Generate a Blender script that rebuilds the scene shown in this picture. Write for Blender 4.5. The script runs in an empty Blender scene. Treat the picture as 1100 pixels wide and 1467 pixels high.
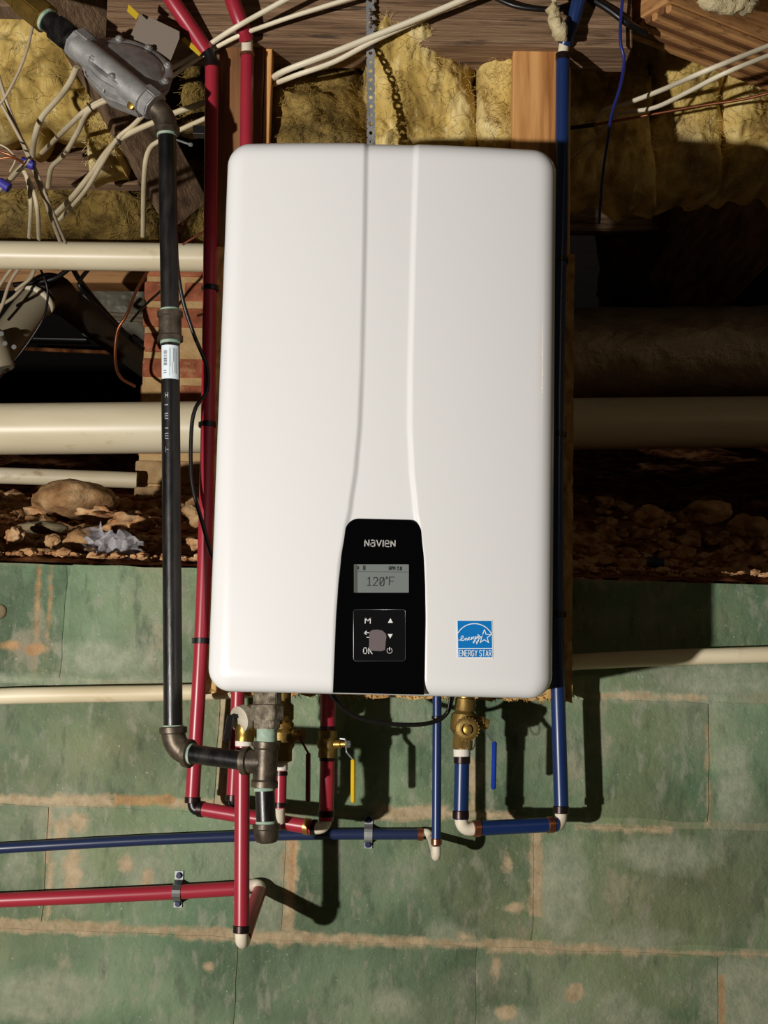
import bpy, bmesh, math, random
from mathutils import Vector, Matrix, noise
random.seed(7)
R = random.Random(11)
S = bpy.context.scene
COL = S.collection
# ---------------------------------------------------------------- camera (image frame 1100 x 1467)
FPX = 2030.0
EYE = 1.30                                     # eye height above the basement floor
ROLL = math.radians(1.3)
PITCH = math.atan((997 - 733.5) / FPX)
C0 = Vector((0, -2.2, EYE))
_F = Vector((0, math.cos(PITCH), math.sin(PITCH)))
_R0 = Vector((1, 0, 0)); _U0 = Vector((0, -math.sin(PITCH), math.cos(PITCH)))
_R = _R0 * math.cos(ROLL) + _U0 * math.sin(ROLL)
_U = -_R0 * math.sin(ROLL) + _U0 * math.cos(ROLL)
cam = bpy.data.objects.new('camera', bpy.data.cameras.new('camera'))
COL.objects.link(cam)
M = Matrix((_R, _U, -_F)).transposed().to_4x4(); M.translation = C0
cam.matrix_world = M
cam.data.sensor_fit = 'VERTICAL'; cam.data.sensor_height = 24
cam.data.lens = FPX / 1467 * 24
cam.data.clip_start = .05
S.camera = cam
# ---------------------------------------------------------------- world, lamps, exposure
w = bpy.data.worlds.new('world'); S.world = w; w.use_nodes = True
w.node_tree.nodes['Background'].inputs[0].default_value = (1, .85, .65, 1)
w.node_tree.nodes['Background'].inputs[1].default_value = .004
def lamp(name, loc, power, col, size):
    l = bpy.data.lights.new(name, 'POINT'); l.energy = power; l.color = col; l.shadow_soft_size = size
    o = bpy.data.objects.new(name, l); o.location = loc; COL.objects.link(o); return o
wl = lamp('work_lamp', (-1.8, -3.0, EYE - .42), 480, (1, .95, .895), .034)      # the one strong lamp, low on the left
wl.data.type = 'SPOT'; wl = bpy.data.lights['work_lamp']; wl.spot_size = math.radians(84); wl.spot_blend = .5; wl.shadow_soft_size = .034
bpy.data.objects['work_lamp'].rotation_euler = (Vector((.1, 0, EYE + .25)) - Vector((-1.8, -3.0, EYE - .42))).to_track_quat('-Z', 'Y').to_euler()
lamp('fill_lamp', (2.2, -2.6, EYE + 1.15), 8.5, (1, .78, .52), .12)       # added weak fill light behind the camera, lifts the shade
S.view_settings.view_transform = 'Standard'; S.view_settings.look = 'None'
S.view_settings.gamma = 1; S.view_settings.use_curve_mapping = False
S.view_settings.exposure = 0.0
S.cycles.max_bounces = 6

def P(u, v, y):
    d = _F + _R * ((u - 550) / FPX) + _U * ((733.5 - v) / FPX)
    return C0 + d * ((y - C0.y) / d.y)
def lin(c):
    return tuple(((x / 255) / 12.92 if x / 255 <= .04045 else ((x / 255 + .055) / 1.055) ** 2.4) for x in c[:3]) + (1,)

# ---------------------------------------------------------------- materials
def mat(name, cols, rough=.5, metal=0., scale=8, detail=4, stretch=(1, 1, 1), bump=0., bscale=None, bdist=.002,
        spec=.5, coat=0., pos=None, distort=0., layers=(), rvar=0., tr=0.):
    """cols: list of sRGB colours run through a noise ramp; layers: (colour, scale, stretch, lo, hi, amount) overlays"""
    m = bpy.data.materials.new(name); m.use_nodes = True
    nt = m.node_tree; N = nt.nodes; L = nt.links
    b = N['Principled BSDF']
    b.inputs['Roughness'].default_value = rough; b.inputs['Metallic'].default_value = metal
    b.inputs['Specular IOR Level'].default_value = spec; b.inputs['Coat Weight'].default_value = coat
    b.inputs['Transmission Weight'].default_value = tr
    geo = N.new('ShaderNodeNewGeometry')
    def nz(sc, st, det=4, dist=0., off=0., rg_=.5):
        mp = N.new('ShaderNodeMapping'); mp.inputs['Scale'].default_value = st; mp.inputs['Location'].default_value = (off, off * .7, off * 1.3)
        L.new(geo.outputs['Position'], mp.inputs['Vector'])
        n = N.new('ShaderNodeTexNoise'); n.inputs['Scale'].default_value = sc; n.inputs['Detail'].default_value = det
        n.inputs['Distortion'].default_value = dist; n.inputs['Roughness'].default_value = rg_
        L.new(mp.outputs[0], n.inputs['Vector']); return n.outputs['Fac']
    fac = nz(scale, stretch, detail, distort)
    if len(cols) == 1:
        b.inputs['Base Color'].default_value = lin(cols[0]); colout = None
        if layers:
            rgb = N.new('ShaderNodeRGB'); rgb.outputs[0].default_value = lin(cols[0]); colout = rgb.outputs[0]
    else:
        cr = N.new('ShaderNodeValToRGB'); e = cr.color_ramp.elements
        ps = pos or [.32 + .36 * i / (len(cols) - 1) for i in range(len(cols))]
        while len(e) < len(cols): e.new(.5)
        for i, c in enumerate(cols): e[i].position = ps[i]; e[i].color = lin(c)
        L.new(fac, cr.inputs[0]); colout = cr.outputs[0]
    for k, (c, sc, st, lo, hi, amt) in enumerate(layers):
        f = nz(sc, st, 9, 0, 3.1 * (k + 1), .62)
        mr = N.new('ShaderNodeMapRange'); mr.inputs[1].default_value = lo; mr.inputs[2].default_value = hi; mr.inputs[4].default_value = amt
        L.new(f, mr.inputs[0])
        mx = N.new('ShaderNodeMix'); mx.data_type = 'RGBA'
        L.new(mr.outputs[0], mx.inputs[0]); L.new(colout, mx.inputs[6]); mx.inputs[7].default_value = lin(c)
        colout = mx.outputs[2]
    if colout is not None: L.new(colout, b.inputs['Base Color'])
    if rvar:
        mr = N.new('ShaderNodeMapRange'); mr.inputs[3].default_value = max(0, rough - rvar); mr.inputs[4].default_value = min(1, rough + rvar)
        L.new(nz(scale * 2, stretch), mr.inputs[0]); L.new(mr.outputs[0], b.inputs['Roughness'])
    if bump:
        bp = N.new('ShaderNodeBump'); bp.inputs['Strength'].default_value = bump; bp.inputs['Distance'].default_value = bdist
        L.new(nz(bscale or scale * 3, stretch, 8, 0, 0, .62), bp.inputs['Height']); L.new(bp.outputs[0], b.inputs['Normal'])
    m['colout'] = 0
    return m

# painted block: greens, peeled tan patches, rust streaks, pale specks; each block a little different
def paint_mat(name, joint=False):
    ly = [((84, 122, 90), 1.3, (1, 1, 1.6), .48, .64, .7),
          ((150, 158, 108), 1.9, (1, 1, 1.3), .50, .66, .6),
          ((158, 162, 138), 5.5, (1, 1, 1.2), .52, .66, .6),
          ((174, 174, 152), 30, (1.6, 1, .7), .55, .66, .55),
          ((176, 168, 138), 7.0, (1.3, 1, .9), .60, .66, .65),
          ((136, 112, 74), 7, (3.0, 1, .10), .62, .74, .55),
          ((66, 90, 64), 26, (1.4, 1, .5), .54, .66, .55), ((92, 96, 66), 3.2, (1, 1, .7), .55, .68, .5),
          ((200, 206, 188), 190, (1, 1, 1), .66, .70, .8),
          ((44, 58, 44), 70, (1, 1, 1), .69, .75, .6)]
    if False:
        ly.append(((190, 172, 136), 3.4, (.8, 1, 1.2), .46, .50, .85)); ly.append(((168, 142, 104), 26, (1, 1, 1), .56, .66, .6))
        ly.append(((180, 124, 72), 4.4, (1, 1, 1), .64, .68, .8))
    if joint: ly.append(((150, 142, 108), 5, (1, 1, 1), .46, .56, .6))
    m = mat(name, [(82, 108, 76), (106, 134, 98), (128, 156, 116), (150, 172, 134)], rough=.66, scale=4.2, detail=10, spec=.3,
            pos=[.36, .46, .54, .66], bump=.8, bscale=46, bdist=.005, stretch=(1, 1, 1), layers=ly)
    nt = m.node_tree; N = nt.nodes; L = nt.links; b = N['Principled BSDF']
    src = b.inputs['Base Color'].links[0].from_socket
    oi = N.new('ShaderNodeObjectInfo'); hs = N.new('ShaderNodeHueSaturation')
    a = N.new('ShaderNodeMapRange'); a.inputs[3].default_value = .74; a.inputs[4].default_value = .94
    if not joint: L.new(oi.outputs['Random'], a.inputs[0])
    if not joint:
        tc = N.new('ShaderNodeTexCoord'); sp = N.new('ShaderNodeSeparateXYZ'); L.new(tc.outputs['Generated'], sp.inputs[0])
        def mth(op, *ins):
            q = N.new('ShaderNodeMath'); q.operation = op
            for k_, v_ in enumerate(ins):
                if isinstance(v_, (int, float)): q.inputs[k_].default_value = v_
                else: L.new(v_, q.inputs[k_])
            return q.outputs[0]
        ex = mth('MULTIPLY', mth('MINIMUM', sp.outputs[0], mth('SUBTRACT', 1., sp.outputs[0])), .4)
        ez = mth('MULTIPLY', mth('MINIMUM', sp.outputs[2], mth('SUBTRACT', 1., sp.outputs[2])), .2)
        ed = mth('MINIMUM', ex, ez)
        geo0 = N.new('ShaderNodeNewGeometry'); nn = N.new('ShaderNodeTexNoise'); nn.inputs['Scale'].default_value = 7; nn.inputs['Detail'].default_value = 10; nn.inputs['Roughness'].default_value = .62
        L.new(geo0.outputs['Position'], nn.inputs['Vector'])
        wv = mth('ADD', nn.outputs['Fac'], mth('MULTIPLY', mth('SUBTRACT', .010, mth('MINIMUM', ed, .02)), 9.))
        mr0 = N.new('ShaderNodeMapRange'); mr0.inputs[1].default_value = .58; mr0.inputs[2].default_value = .68; mr0.inputs[4].default_value = .6
        L.new(wv, mr0.inputs[0]); mx0 = N.new('ShaderNodeMix'); mx0.data_type = 'RGBA'
        L.new(mr0.outputs[0], mx0.inputs[0]); L.new(src, mx0.inputs[6]); mx0.inputs[7].default_value = lin((176, 164, 130)); src = mx0.outputs[2]
    L.new(a.outputs[0], hs.inputs['Value'])
    L.new(src, hs.inputs['Color']); src = hs.outputs[0]
    # bare mortar smears and chalky patches, each with its own place on the wall
    rw = random.Random(5)
    V_ = N.new('ShaderNodeNewGeometry').outputs['Position']
    def vm(op, a_, vec):
        q = N.new('ShaderNodeVectorMath'); q.operation = op; L.new(a_, q.inputs[0]); q.inputs[1].default_value = vec; return q
    def m2(op, a_, b_):
        q = N.new('ShaderNodeMath'); q.operation = op
        for k_, v_ in enumerate((a_, b_)):
            if isinstance(v_, (int, float)): q.inputs[k_].default_value = v_
            else: L.new(v_, q.inputs[k_])
        return q.outputs[0]
    def boxes(strips, blobs):
        acc = None
        for (u0, v0, u1, v1, wpx) in strips:
            n_ = max(1, round(math.hypot(u1 - u0, v1 - v0) / 85))
            for k_ in range(n_):
                p_, p2 = P(u0 + (u1 - u0) * k_ / n_, v0 + (v1 - v0) * k_ / n_, 0), P(u0 + (u1 - u0) * (k_ + 1) / n_, v0 + (v1 - v0) * (k_ + 1) / n_, 0)
                c_ = (p_ + p2) / 2; hw_ = wpx * .0011 / 2 * rw.uniform(.6, 1.3)
                hx = abs(p2.x - p_.x) / 2 + .002; hz = abs(p2.z - p_.z) / 2 + .001
                if hx > hz: hz = hw_
                else: hx = hw_
                d_ = vm('SUBTRACT', vm('ABSOLUTE', vm('SUBTRACT', V_, c_).outputs[0], (0, 0, 0)).outputs[0], (hx, 0, hz))
                sp_ = N.new('ShaderNodeSeparateXYZ'); L.new(d_.outputs[0], sp_.inputs[0]); f_ = m2('MAXIMUM', sp_.outputs[0], sp_.outputs[2])
                acc = f_ if acc is None else m2('MINIMUM', acc, f_)
        for (u_, v_, w_, h_) in blobs:
            c_ = P(u_, v_, 0); a_, b_ = w_ * .00055, h_ * .00055
            q = vm('MULTIPLY', vm('SUBTRACT', V_, c_).outputs[0], (1 / a_, 0, 1 / b_)); l_ = N.new('ShaderNodeVectorMath'); l_.operation = 'LENGTH'; L.new(q.outputs[0], l_.inputs[0])
            f_ = m2('MULTIPLY', m2('SUBTRACT', l_.outputs['Value'], 1.), min(a_, b_)); acc = f_ if acc is None else m2('MINIMUM', acc, f_)
        return acc
    def wn(sc, off):
        q = N.new('ShaderNodeTexNoise'); q.inputs['Scale'].default_value = sc; q.inputs['Detail'].default_value = 9; q.inputs['Roughness'].default_value = .66
        L.new(vm('ADD', V_, (off, 0, off)).outputs[0], q.inputs['Vector']); return q.outputs['Fac']
    def over(acc, cols, amp, soft, amt, off, nsc):
        nonlocal src
        f_ = m2('SUBTRACT', m2('MULTIPLY', m2('SUBTRACT', wn(nsc, off), .5), amp), acc)
        r_ = N.new('ShaderNodeMapRange'); r_.inputs[1].default_value = -soft; r_.inputs[2].default_value = soft; r_.inputs[4].default_value = amt; L.new(f_, r_.inputs[0])
        cr = N.new('ShaderNodeValToRGB'); L.new(wn(38, off + 3), cr.inputs[0]); cr.color_ramp.elements[0].position = .38; cr.color_ramp.elements[0].color = lin(cols[0]); cr.color_ramp.elements[1].position = .62; cr.color_ramp.elements[1].color = lin(cols[1])
        mx_ = N.new('ShaderNodeMix'); mx_.data_type = 'RGBA'; L.new(r_.outputs[0], mx_.inputs[0]); L.new(src, mx_.inputs[6]); L.new(cr.outputs[0], mx_.inputs[7]); src = mx_.outputs[2]
    over(boxes([(-10, 975, 300, 972, 8), (860, 996, 1110, 1004, 8)], [(150, 945, 130, 50), (90, 1190, 60, 110), (105, 1258, 60, 90), (383, 1255, 60, 150), (805, 1275, 70, 150), (950, 1225, 130, 40), (640, 1338, 60, 30), (205, 1250, 60, 60),
                (1045, 975, 150, 40), (1050, 1120, 50, 110), (60, 1430, 160, 70), (560, 1440, 60, 40), (884, 1448, 54, 56), (930, 1464, 40, 24), (1060, 1430, 110, 110), (900, 1345, 120, 30), (25, 1240, 40, 60), (180, 1200, 60, 20), (740, 1462, 70, 30)]),
         ((138, 148, 124), (170, 174, 150)), .050, .010, .75, 1.3, 22)
    over(boxes([(-10, 1147, 160, 1147, 12), (245, 1150, 325, 1153, 12), (540, 1162, 735, 1170, 16), (826, 1184, 960, 1190, 8), (-10, 1324, 255, 1334, 17), (250, 1335, 420, 1345, 22), (420, 1344, 700, 1354, 11),
                (700, 1355, 885, 1361, 14), (885, 1363, 1110, 1368, 5), (858, 996, 1010, 1000, 7), (318, 1000, 321, 1148, 12), (417, 1184, 412, 1335, 18), (676, 1085, 677, 1160, 7), (771, 1188, 765, 1312, 17), (1013, 1040, 1014, 1182, 3), (68, 1155, 70, 1320, 5)],
               [(112, 1176, 26, 28), (88, 1190, 20, 40), (104, 1245, 24, 60), (180, 1238, 18, 24), (210, 1262, 16, 30), (824, 1422, 26, 26), (728, 1235, 12, 24), (664, 1342, 22, 12), (300, 1385, 12, 12), (735, 1300, 22, 12), (710, 1382, 10, 24), (725, 1450, 26, 20)]),
         ((168, 148, 114), (200, 180, 146)), .030, .0035, .92, 6.1, 40)
    over(boxes([(165, 1143, 238, 1150, 11), (1032, 1398, 1036, 1470, 7), (418, 1200, 418, 1280, 8)], [(55, 850, 5, 120), (15, 925, 26, 14), (50, 930, 30, 18), (240, 1146, 20, 14), (72, 860, 4, 80)]), ((172, 122, 72), (200, 154, 100)), .016, .003, .7, 9.4, 60)
    hs.inputs['Saturation'].default_value = .90
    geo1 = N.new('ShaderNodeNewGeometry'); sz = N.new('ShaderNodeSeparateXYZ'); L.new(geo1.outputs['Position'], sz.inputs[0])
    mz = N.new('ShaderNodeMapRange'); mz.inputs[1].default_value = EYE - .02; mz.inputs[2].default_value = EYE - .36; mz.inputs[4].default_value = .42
    L.new(sz.outputs[2], mz.inputs[0]); mxz = N.new('ShaderNodeMix'); mxz.data_type = 'RGBA'; mxz.blend_type = 'MULTIPLY'   # colour gets darker and browner towards the lower courses
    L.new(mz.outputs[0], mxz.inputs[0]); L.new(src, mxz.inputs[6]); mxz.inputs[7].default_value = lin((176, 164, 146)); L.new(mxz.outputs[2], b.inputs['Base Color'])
    # slow change of hue over the wall, from yellowish to bluish green
    geo = N.new('ShaderNodeNewGeometry'); n2 = N.new('ShaderNodeTexNoise'); n2.inputs['Scale'].default_value = 2.2; n2.inputs['Detail'].default_value = 3
    L.new(geo.outputs['Position'], n2.inputs['Vector'])
    a2 = N.new('ShaderNodeMapRange'); a2.inputs[1].default_value = .3; a2.inputs[2].default_value = .7; a2.inputs[3].default_value = .46; a2.inputs[4].default_value = .52
    L.new(n2.outputs['Fac'], a2.inputs[0]); L.new(a2.outputs[0], hs.inputs['Hue'])
    return m
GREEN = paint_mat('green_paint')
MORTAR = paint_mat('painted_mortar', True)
ENAMEL = mat('white_enamel', [(232, 232, 231)], rough=.24, spec=.5, coat=.25)
CASE = mat('casing_steel', [(205, 203, 198)], rough=.35, spec=.5)
BLACKGLOSS = mat('black_gloss_plastic', [(6, 6, 7)], rough=.10, spec=.45)
KEYGLASS = mat('keypad_gloss', [(20, 20, 22)], rough=.07, spec=.5)
LCD = mat('lcd_grey', [(120, 127, 124)], rough=.22)
LCDSIDE = mat('lcd_dark_edge', [(84, 86, 80)], rough=.3)
LCDINK = mat('lcd_ink', [(52, 56, 52)], rough=.4)
WHITEINK = mat('white_ink', [(225, 225, 222)], rough=.5)
SILVERINK = mat('silver_ink', [(190, 190, 186)], rough=.4)
SMEAR = mat('smear', [(98, 86, 88)], rough=.6)
STARBLUE = mat('label_blue', [(10, 120, 196)], rough=.35)
LABELW = mat('label_white', [(226, 238, 244)], rough=.4)
IRON = mat('black_iron', [(13, 12, 12), (24, 22, 21), (40, 37, 34)], rough=.33, scale=60, detail=6, stretch=(1, 1, .25), spec=.55, bump=.15, bscale=200, rvar=.1)
FITTING = mat('malleable_iron', [(58, 50, 42), (84, 74, 62), (108, 96, 80)], rough=.42, metal=.55, scale=50, bump=.35, bscale=260, bdist=.001)
UNIONM = mat('union_iron', [(70, 62, 50), (120, 110, 92), (160, 150, 130)], rough=.6, metal=.3, scale=90, bump=.7, bscale=240, bdist=.002)
SEAL = mat('thread_sealant', [(126, 156, 138), (178, 190, 168)], rough=.7, scale=90, layers=(((60, 60, 50), 120, (1, 1, .5), .62, .68, .8),))
TAPE = mat('white_thread_tape', [(228, 222, 208)], rough=.7, bump=.6, bscale=140)
BRASS = mat('brass', [(140, 112, 54), (182, 148, 76)], rough=.36, metal=.85, scale=40, bump=.3, bscale=300, bdist=.001)
BRASSDULL = mat('brass_cast', [(116, 92, 46), (150, 124, 66)], rough=.5, metal=.7, scale=60, bump=.5, bscale=260, bdist=.001)
ALU = mat('cast_aluminium', [(150, 148, 146), (182, 180, 176)], rough=.45, metal=.45, scale=60, bump=.35, bscale=320, bdist=.001)
DISC = mat('bright_cast_disc', [(170, 160, 142), (206, 196, 176)], rough=.55, metal=.2, scale=60, bump=.5, bscale=260, bdist=.001)
ZINC = mat('zinc_plate', [(176, 178, 176)], rough=.28, metal=.9)
GALV = mat('galvanised_strap', [(140, 142, 144), (172, 174, 174)], rough=.45, metal=.4, scale=70)
RED = mat('red_pex', [(152, 36, 52), (162, 44, 58)], rough=.33, scale=6, spec=.5)
BLUE = mat('blue_pex', [(22, 44, 92), (28, 52, 100)], rough=.33, scale=6, spec=.5)
NAVY = mat('dark_blue_pex', [(34, 46, 78)], rough=.3, spec=.5)
BLUEH = mat('blue_grip', [(20, 54, 150)], rough=.3)
REDH = mat('dark_red_grip', [(96, 16, 24)], rough=.35)
YELLOWH = mat('yellow_grip', [(222, 182, 30)], rough=.35)
BLACKP = mat('black_plastic', [(16, 15, 15)], rough=.38)
COPPERRING = mat('copper_ring', [(150, 92, 68), (176, 112, 84)], rough=.34, metal=.85, scale=60)
DARKRING = mat('dark_crimp_ring', [(42, 32, 32), (60, 46, 44)], rough=.35, metal=.7, scale=80)
GOLDRING = mat('gold_ring', [(190, 140, 76)], rough=.35, metal=.8)
POLY = mat('cream_poly_fitting', [(214, 202, 178), (228, 218, 198)], rough=.5, scale=40)
PVC = mat('cream_pvc', [(234, 220, 184), (242, 230, 196), (248, 238, 206)], rough=.36, scale=5, detail=8, stretch=(.6, 1, 3),
          layers=(((198, 178, 132), 26, (.7, 1, 1.6), .60, .72, .45), ((120, 100, 70), 60, (.5, 1, 1.5), .72, .78, .5)))
CONDUIT = mat('cream_conduit', [(214, 198, 160), (236, 224, 192)], rough=.45, scale=10, detail=8, stretch=(.5, 1, 3),
              layers=(((158, 116, 66), 22, (.5, 1, 1), .58, .72, .7),))
ABSG = mat('grey_pvc_drain', [(140, 130, 106), (154, 144, 120)], rough=.4, scale=8)
ABSB = mat('brown_drain', [(50, 42, 34), (62, 52, 42)], rough=.5, scale=8)
ROUGHWOOD = mat('rough_sawn_wood', [(84, 62, 44), (122, 94, 68), (142, 112, 84), (160, 130, 100)], rough=.85, scale=20, detail=10, stretch=(.35, 4, 9),
                bump=1., bscale=34, bdist=.004, pos=[.3, .42, .55, .7],
                layers=(((40, 28, 20), 30, (.22, 1, 3), .60, .68, .8),))
JOISTWOOD = mat('joist_wood', [(84, 62, 44), (124, 98, 72), (150, 122, 94)], rough=.85, scale=14, detail=10, stretch=(4, .6, 4), bump=1., bscale=40, bdist=.004)
STUD = mat('pine_stud', [(168, 112, 58), (204, 146, 84), (222, 168, 104)], rough=.6, scale=12, detail=6, stretch=(5, 1, .35), distort=.6,
           layers=(((150, 88, 40), 40, (1.4, 1, .06), .56, .64, .6),), bump=.2, bscale=60)
STUDSHADE = mat('shaded_pine_stud', [(92, 58, 30), (122, 80, 44), (140, 96, 56)], rough=.65, scale=12, detail=6, stretch=(5, 1, .35), distort=.6, bump=.2, bscale=60)  # darker pine: the shadow on the left stud is put into its colour
PINE = mat('pine_board', [(150, 104, 60), (186, 136, 84), (200, 150, 96)], rough=.65, scale=10, detail=7, stretch=(.4, 1, 7), distort=.5,
           layers=(((106, 66, 34), 60, (.12, 1, 2.2), .54, .66, .7),), bump=.3, bscale=50)
PLYD = mat('dark_ply', [(98, 62, 34), (128, 84, 48)], rough=.7, scale=20, stretch=(.4, 1, 5))
OSB = mat('osb', [(146, 104, 52), (186, 144, 82), (214, 176, 110)], rough=.75, scale=34, detail=3, stretch=(1, 1, .6), distort=1.4, bump=.7, bscale=60, bdist=.003,
          layers=(((90, 58, 26), 90, (1, 1, .4), .62, .68, .7),))
FIBRE = mat('insulation_fibre', [(150, 124, 66), (194, 166, 94), (216, 190, 118), (230, 210, 150)], rough=1, scale=9, detail=10, distort=.8, spec=.1,
            bump=.6, bscale=75, bdist=.005, pos=[.34, .46, .56, .68], stretch=(1.5, 1, .8), layers=(((122, 92, 50), 6, (1, 1, 1), .56, .70, .75), ((236, 220, 170), 30, (2.4, 1, .6), .58, .70, .6)))
WISP = mat('pale_wisp_fibre', [(196, 178, 134), (226, 212, 170)], rough=1, scale=40, bump=1., bscale=160, bdist=.004)
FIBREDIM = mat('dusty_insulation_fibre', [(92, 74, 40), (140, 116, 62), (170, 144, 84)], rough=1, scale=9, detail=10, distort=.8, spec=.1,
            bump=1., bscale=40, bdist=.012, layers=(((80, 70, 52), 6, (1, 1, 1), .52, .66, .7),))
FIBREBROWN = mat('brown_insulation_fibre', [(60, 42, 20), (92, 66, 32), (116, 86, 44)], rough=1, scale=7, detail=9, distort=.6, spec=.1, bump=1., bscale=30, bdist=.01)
BRICK = mat('red_brick', [(140, 76, 50), (172, 98, 66), (196, 124, 86)], rough=.9, scale=26, detail=8, bump=.8, bscale=90, bdist=.003,
            layers=(((206, 166, 112), 22, (1, 1, 1.4), .58, .68, .75),))
PIERMORTAR = mat('pier_mortar', [(196, 158, 104), (222, 186, 132)], rough=.95, scale=30, bump=1., bscale=80, bdist=.005)
FOOT = mat('footing_concrete', [(170, 136, 94), (206, 172, 124)], rough=.95, scale=20, bump=1., bscale=60, bdist=.006)
DIRT = mat('red_dirt', [(70, 38, 20), (122, 72, 42), (166, 110, 68), (200, 148, 100)], rough=1, scale=16, detail=12, bump=1., bscale=50, bdist=.015, pos=[.32, .45, .58, .72], spec=.1)
CLOD = mat('clay_clod', [(128, 84, 54), (186, 140, 96), (218, 182, 138)], rough=1, scale=40, bump=1., bscale=90, spec=.1)
STONE = mat('tan_stone', [(134, 96, 60), (178, 138, 94), (206, 170, 124)], rough=.9, scale=22, detail=10, bump=1., bscale=50, bdist=.008, spec=.2)
GREYSTONE = mat('grey_stone', [(116, 104, 78), (146, 132, 102)], rough=.9, scale=14, bump=.5, bscale=60, spec=.2)
CONCRETE = mat('concrete', [(110, 104, 92), (138, 130, 114)], rough=.95, scale=5, bump=.5)
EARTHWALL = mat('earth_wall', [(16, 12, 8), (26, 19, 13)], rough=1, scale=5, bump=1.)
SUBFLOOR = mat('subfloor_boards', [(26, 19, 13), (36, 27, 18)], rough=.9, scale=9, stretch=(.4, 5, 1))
FOIL = mat('duct_foil_wrap', [(168, 148, 124), (196, 176, 150)], rough=.32, metal=.5, scale=12, bump=1., bscale=46, bdist=.006)
CABLE = mat('cream_cable', [(196, 180, 146), (216, 202, 170)], rough=.5, scale=20)
CABLEW = mat('white_cable', [(236, 226, 198)], rough=.45)
CABLEG = mat('grey_cable', [(168, 152, 124), (190, 174, 146)], rough=.55, scale=20)
BLUEWIRE = mat('blue_wire', [(34, 44, 118)], rough=.4)
COPPER = mat('copper', [(186, 118, 82)], rough=.32, metal=.9)
BLUETAPE = mat('blue_tape', [(58, 54, 150)], rough=.5)
SHEET = mat('grey_plastic_sheet', [(120, 116, 100), (146, 140, 122)], rough=.5, scale=6)
TAGM = mat('grey_tag', [(128, 116, 104)], rough=.6)
YELLOWTAG = mat('yellow_tag', [(196, 166, 30)], rough=.5)
def clear_mat():
    m = mat('clear_film', [(225, 222, 226)], rough=.12, spec=.6)
    b = m.node_tree.nodes['Principled BSDF']; b.inputs['Alpha'].default_value = .32
    return m
CLEAR = clear_mat()
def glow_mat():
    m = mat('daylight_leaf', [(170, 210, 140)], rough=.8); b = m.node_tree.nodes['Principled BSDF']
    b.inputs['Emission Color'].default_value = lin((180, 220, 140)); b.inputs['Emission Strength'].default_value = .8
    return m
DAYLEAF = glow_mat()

# ---------------------------------------------------------------- object helpers
def link(name, bm, m, parent=None, smooth=True, angle=None, label=None):
    """bm holds world coordinates; re-based on the parent's location"""
    base = Vector((0, 0, 0)); p = parent
    while p is not None: base += Vector(p.location); p = p.parent
    bmesh.ops.recalc_face_normals(bm, faces=bm.faces)
    if base.length: bmesh.ops.translate(bm, verts=bm.verts, vec=-base)
    me = bpy.data.meshes.new(name); bm.to_mesh(me); bm.free()
    if smooth:
        me.polygons.foreach_set('use_smooth', [True] * len(me.polygons))
        if angle is not None: me.set_sharp_from_angle(angle=math.radians(angle))
    me.materials.append(m)
    o = bpy.data.objects.new(name, me); COL.objects.link(o)
    if parent is not None: o.parent = parent
    if label: o['label'] = label
    return o
def tag(o, label, cat, group=None):
    o['label'] = label; o['category'] = cat
    if group: o['group'] = group
    return o
def thing(name, label, cat, loc, group=None):
    o = bpy.data.objects.new(name, None); o.location = loc; o.empty_display_size = .02; COL.objects.link(o)
    return tag(o, label, cat, group)
def structure(o): o['kind'] = 'structure'; return o
def frame(d):
    d = d.normalized(); a = Vector((0, 0, 1)) if abs(d.z) < .9 else Vector((1, 0, 0))
    x = d.cross(a).normalized(); return x, d.cross(x).normalized(), d
def catmull(pts, n=6):
    pts = [Vector(p) for p in pts]
    if len(pts) < 3: return pts
    out = []; q = [pts[0] * 2 - pts[1]] + pts + [pts[-1] * 2 - pts[-2]]
    for i in range(1, len(q) - 2):
        a, b, c, d = q[i - 1], q[i], q[i + 1], q[i + 2]
        for k in range(n):
            t = k / n
            out.append(.5 * ((2 * b) + (c - a) * t + (2 * a - 5 * b + 4 * c - d) * t * t + (3 * b - a - 3 * c + d) * t ** 3))
    out.append(pts[-1]); return out
def tube(bm, pts, r, seg=14, smooth=0, flat=1.0, caps=True):
    pts = [Vector(p) for p in pts]
    if smooth: pts = catmull(pts, smooth)
    rs = r if isinstance(r, (list, tuple)) else [r] * len(pts)
    t0 = (pts[1] - pts[0]).normalized(); x, y, _ = frame(t0); rings = []
    for i, p in enumerate(pts):
        t = (pts[min(i + 1, len(pts) - 1)] - pts[max(i - 1, 0)]).normalized()
        q = t0.rotation_difference(t); x = q @ x; y = q @ y; t0 = t
        rings.append([bm.verts.new(p + x * math.cos(2 * math.pi * k / seg) * rs[i] + y * math.sin(2 * math.pi * k / seg) * rs[i] * flat) for k in range(seg)])
    for a, b in zip(rings, rings[1:]):
        for k in range(seg): bm.faces.new((a[k], a[(k + 1) % seg], b[(k + 1) % seg], b[k]))
    if caps: bm.faces.new(rings[0][::-1]); bm.faces.new(rings[-1])
    return bm
def lathe(bm, p0, p1, prof, seg=24):
    """prof: (t along p0..p1, radius)"""
    p0 = Vector(p0); p1 = Vector(p1); x, y, d = frame(p1 - p0); rings = []
    for t, r in prof:
        c = p0.lerp(p1, t); r = max(r, 1e-5)
        rings.append([bm.verts.new(c + x * math.cos(2 * math.pi * k / seg) * r + y * math.sin(2 * math.pi * k / seg) * r) for k in range(seg)])
    for a, b in zip(rings, rings[1:]):
        for k in range(seg): bm.faces.new((a[k], a[(k + 1) % seg], b[(k + 1) % seg], b[k]))
    bm.faces.new(rings[0][::-1]); bm.faces.new(rings[-1]); return bm
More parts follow.
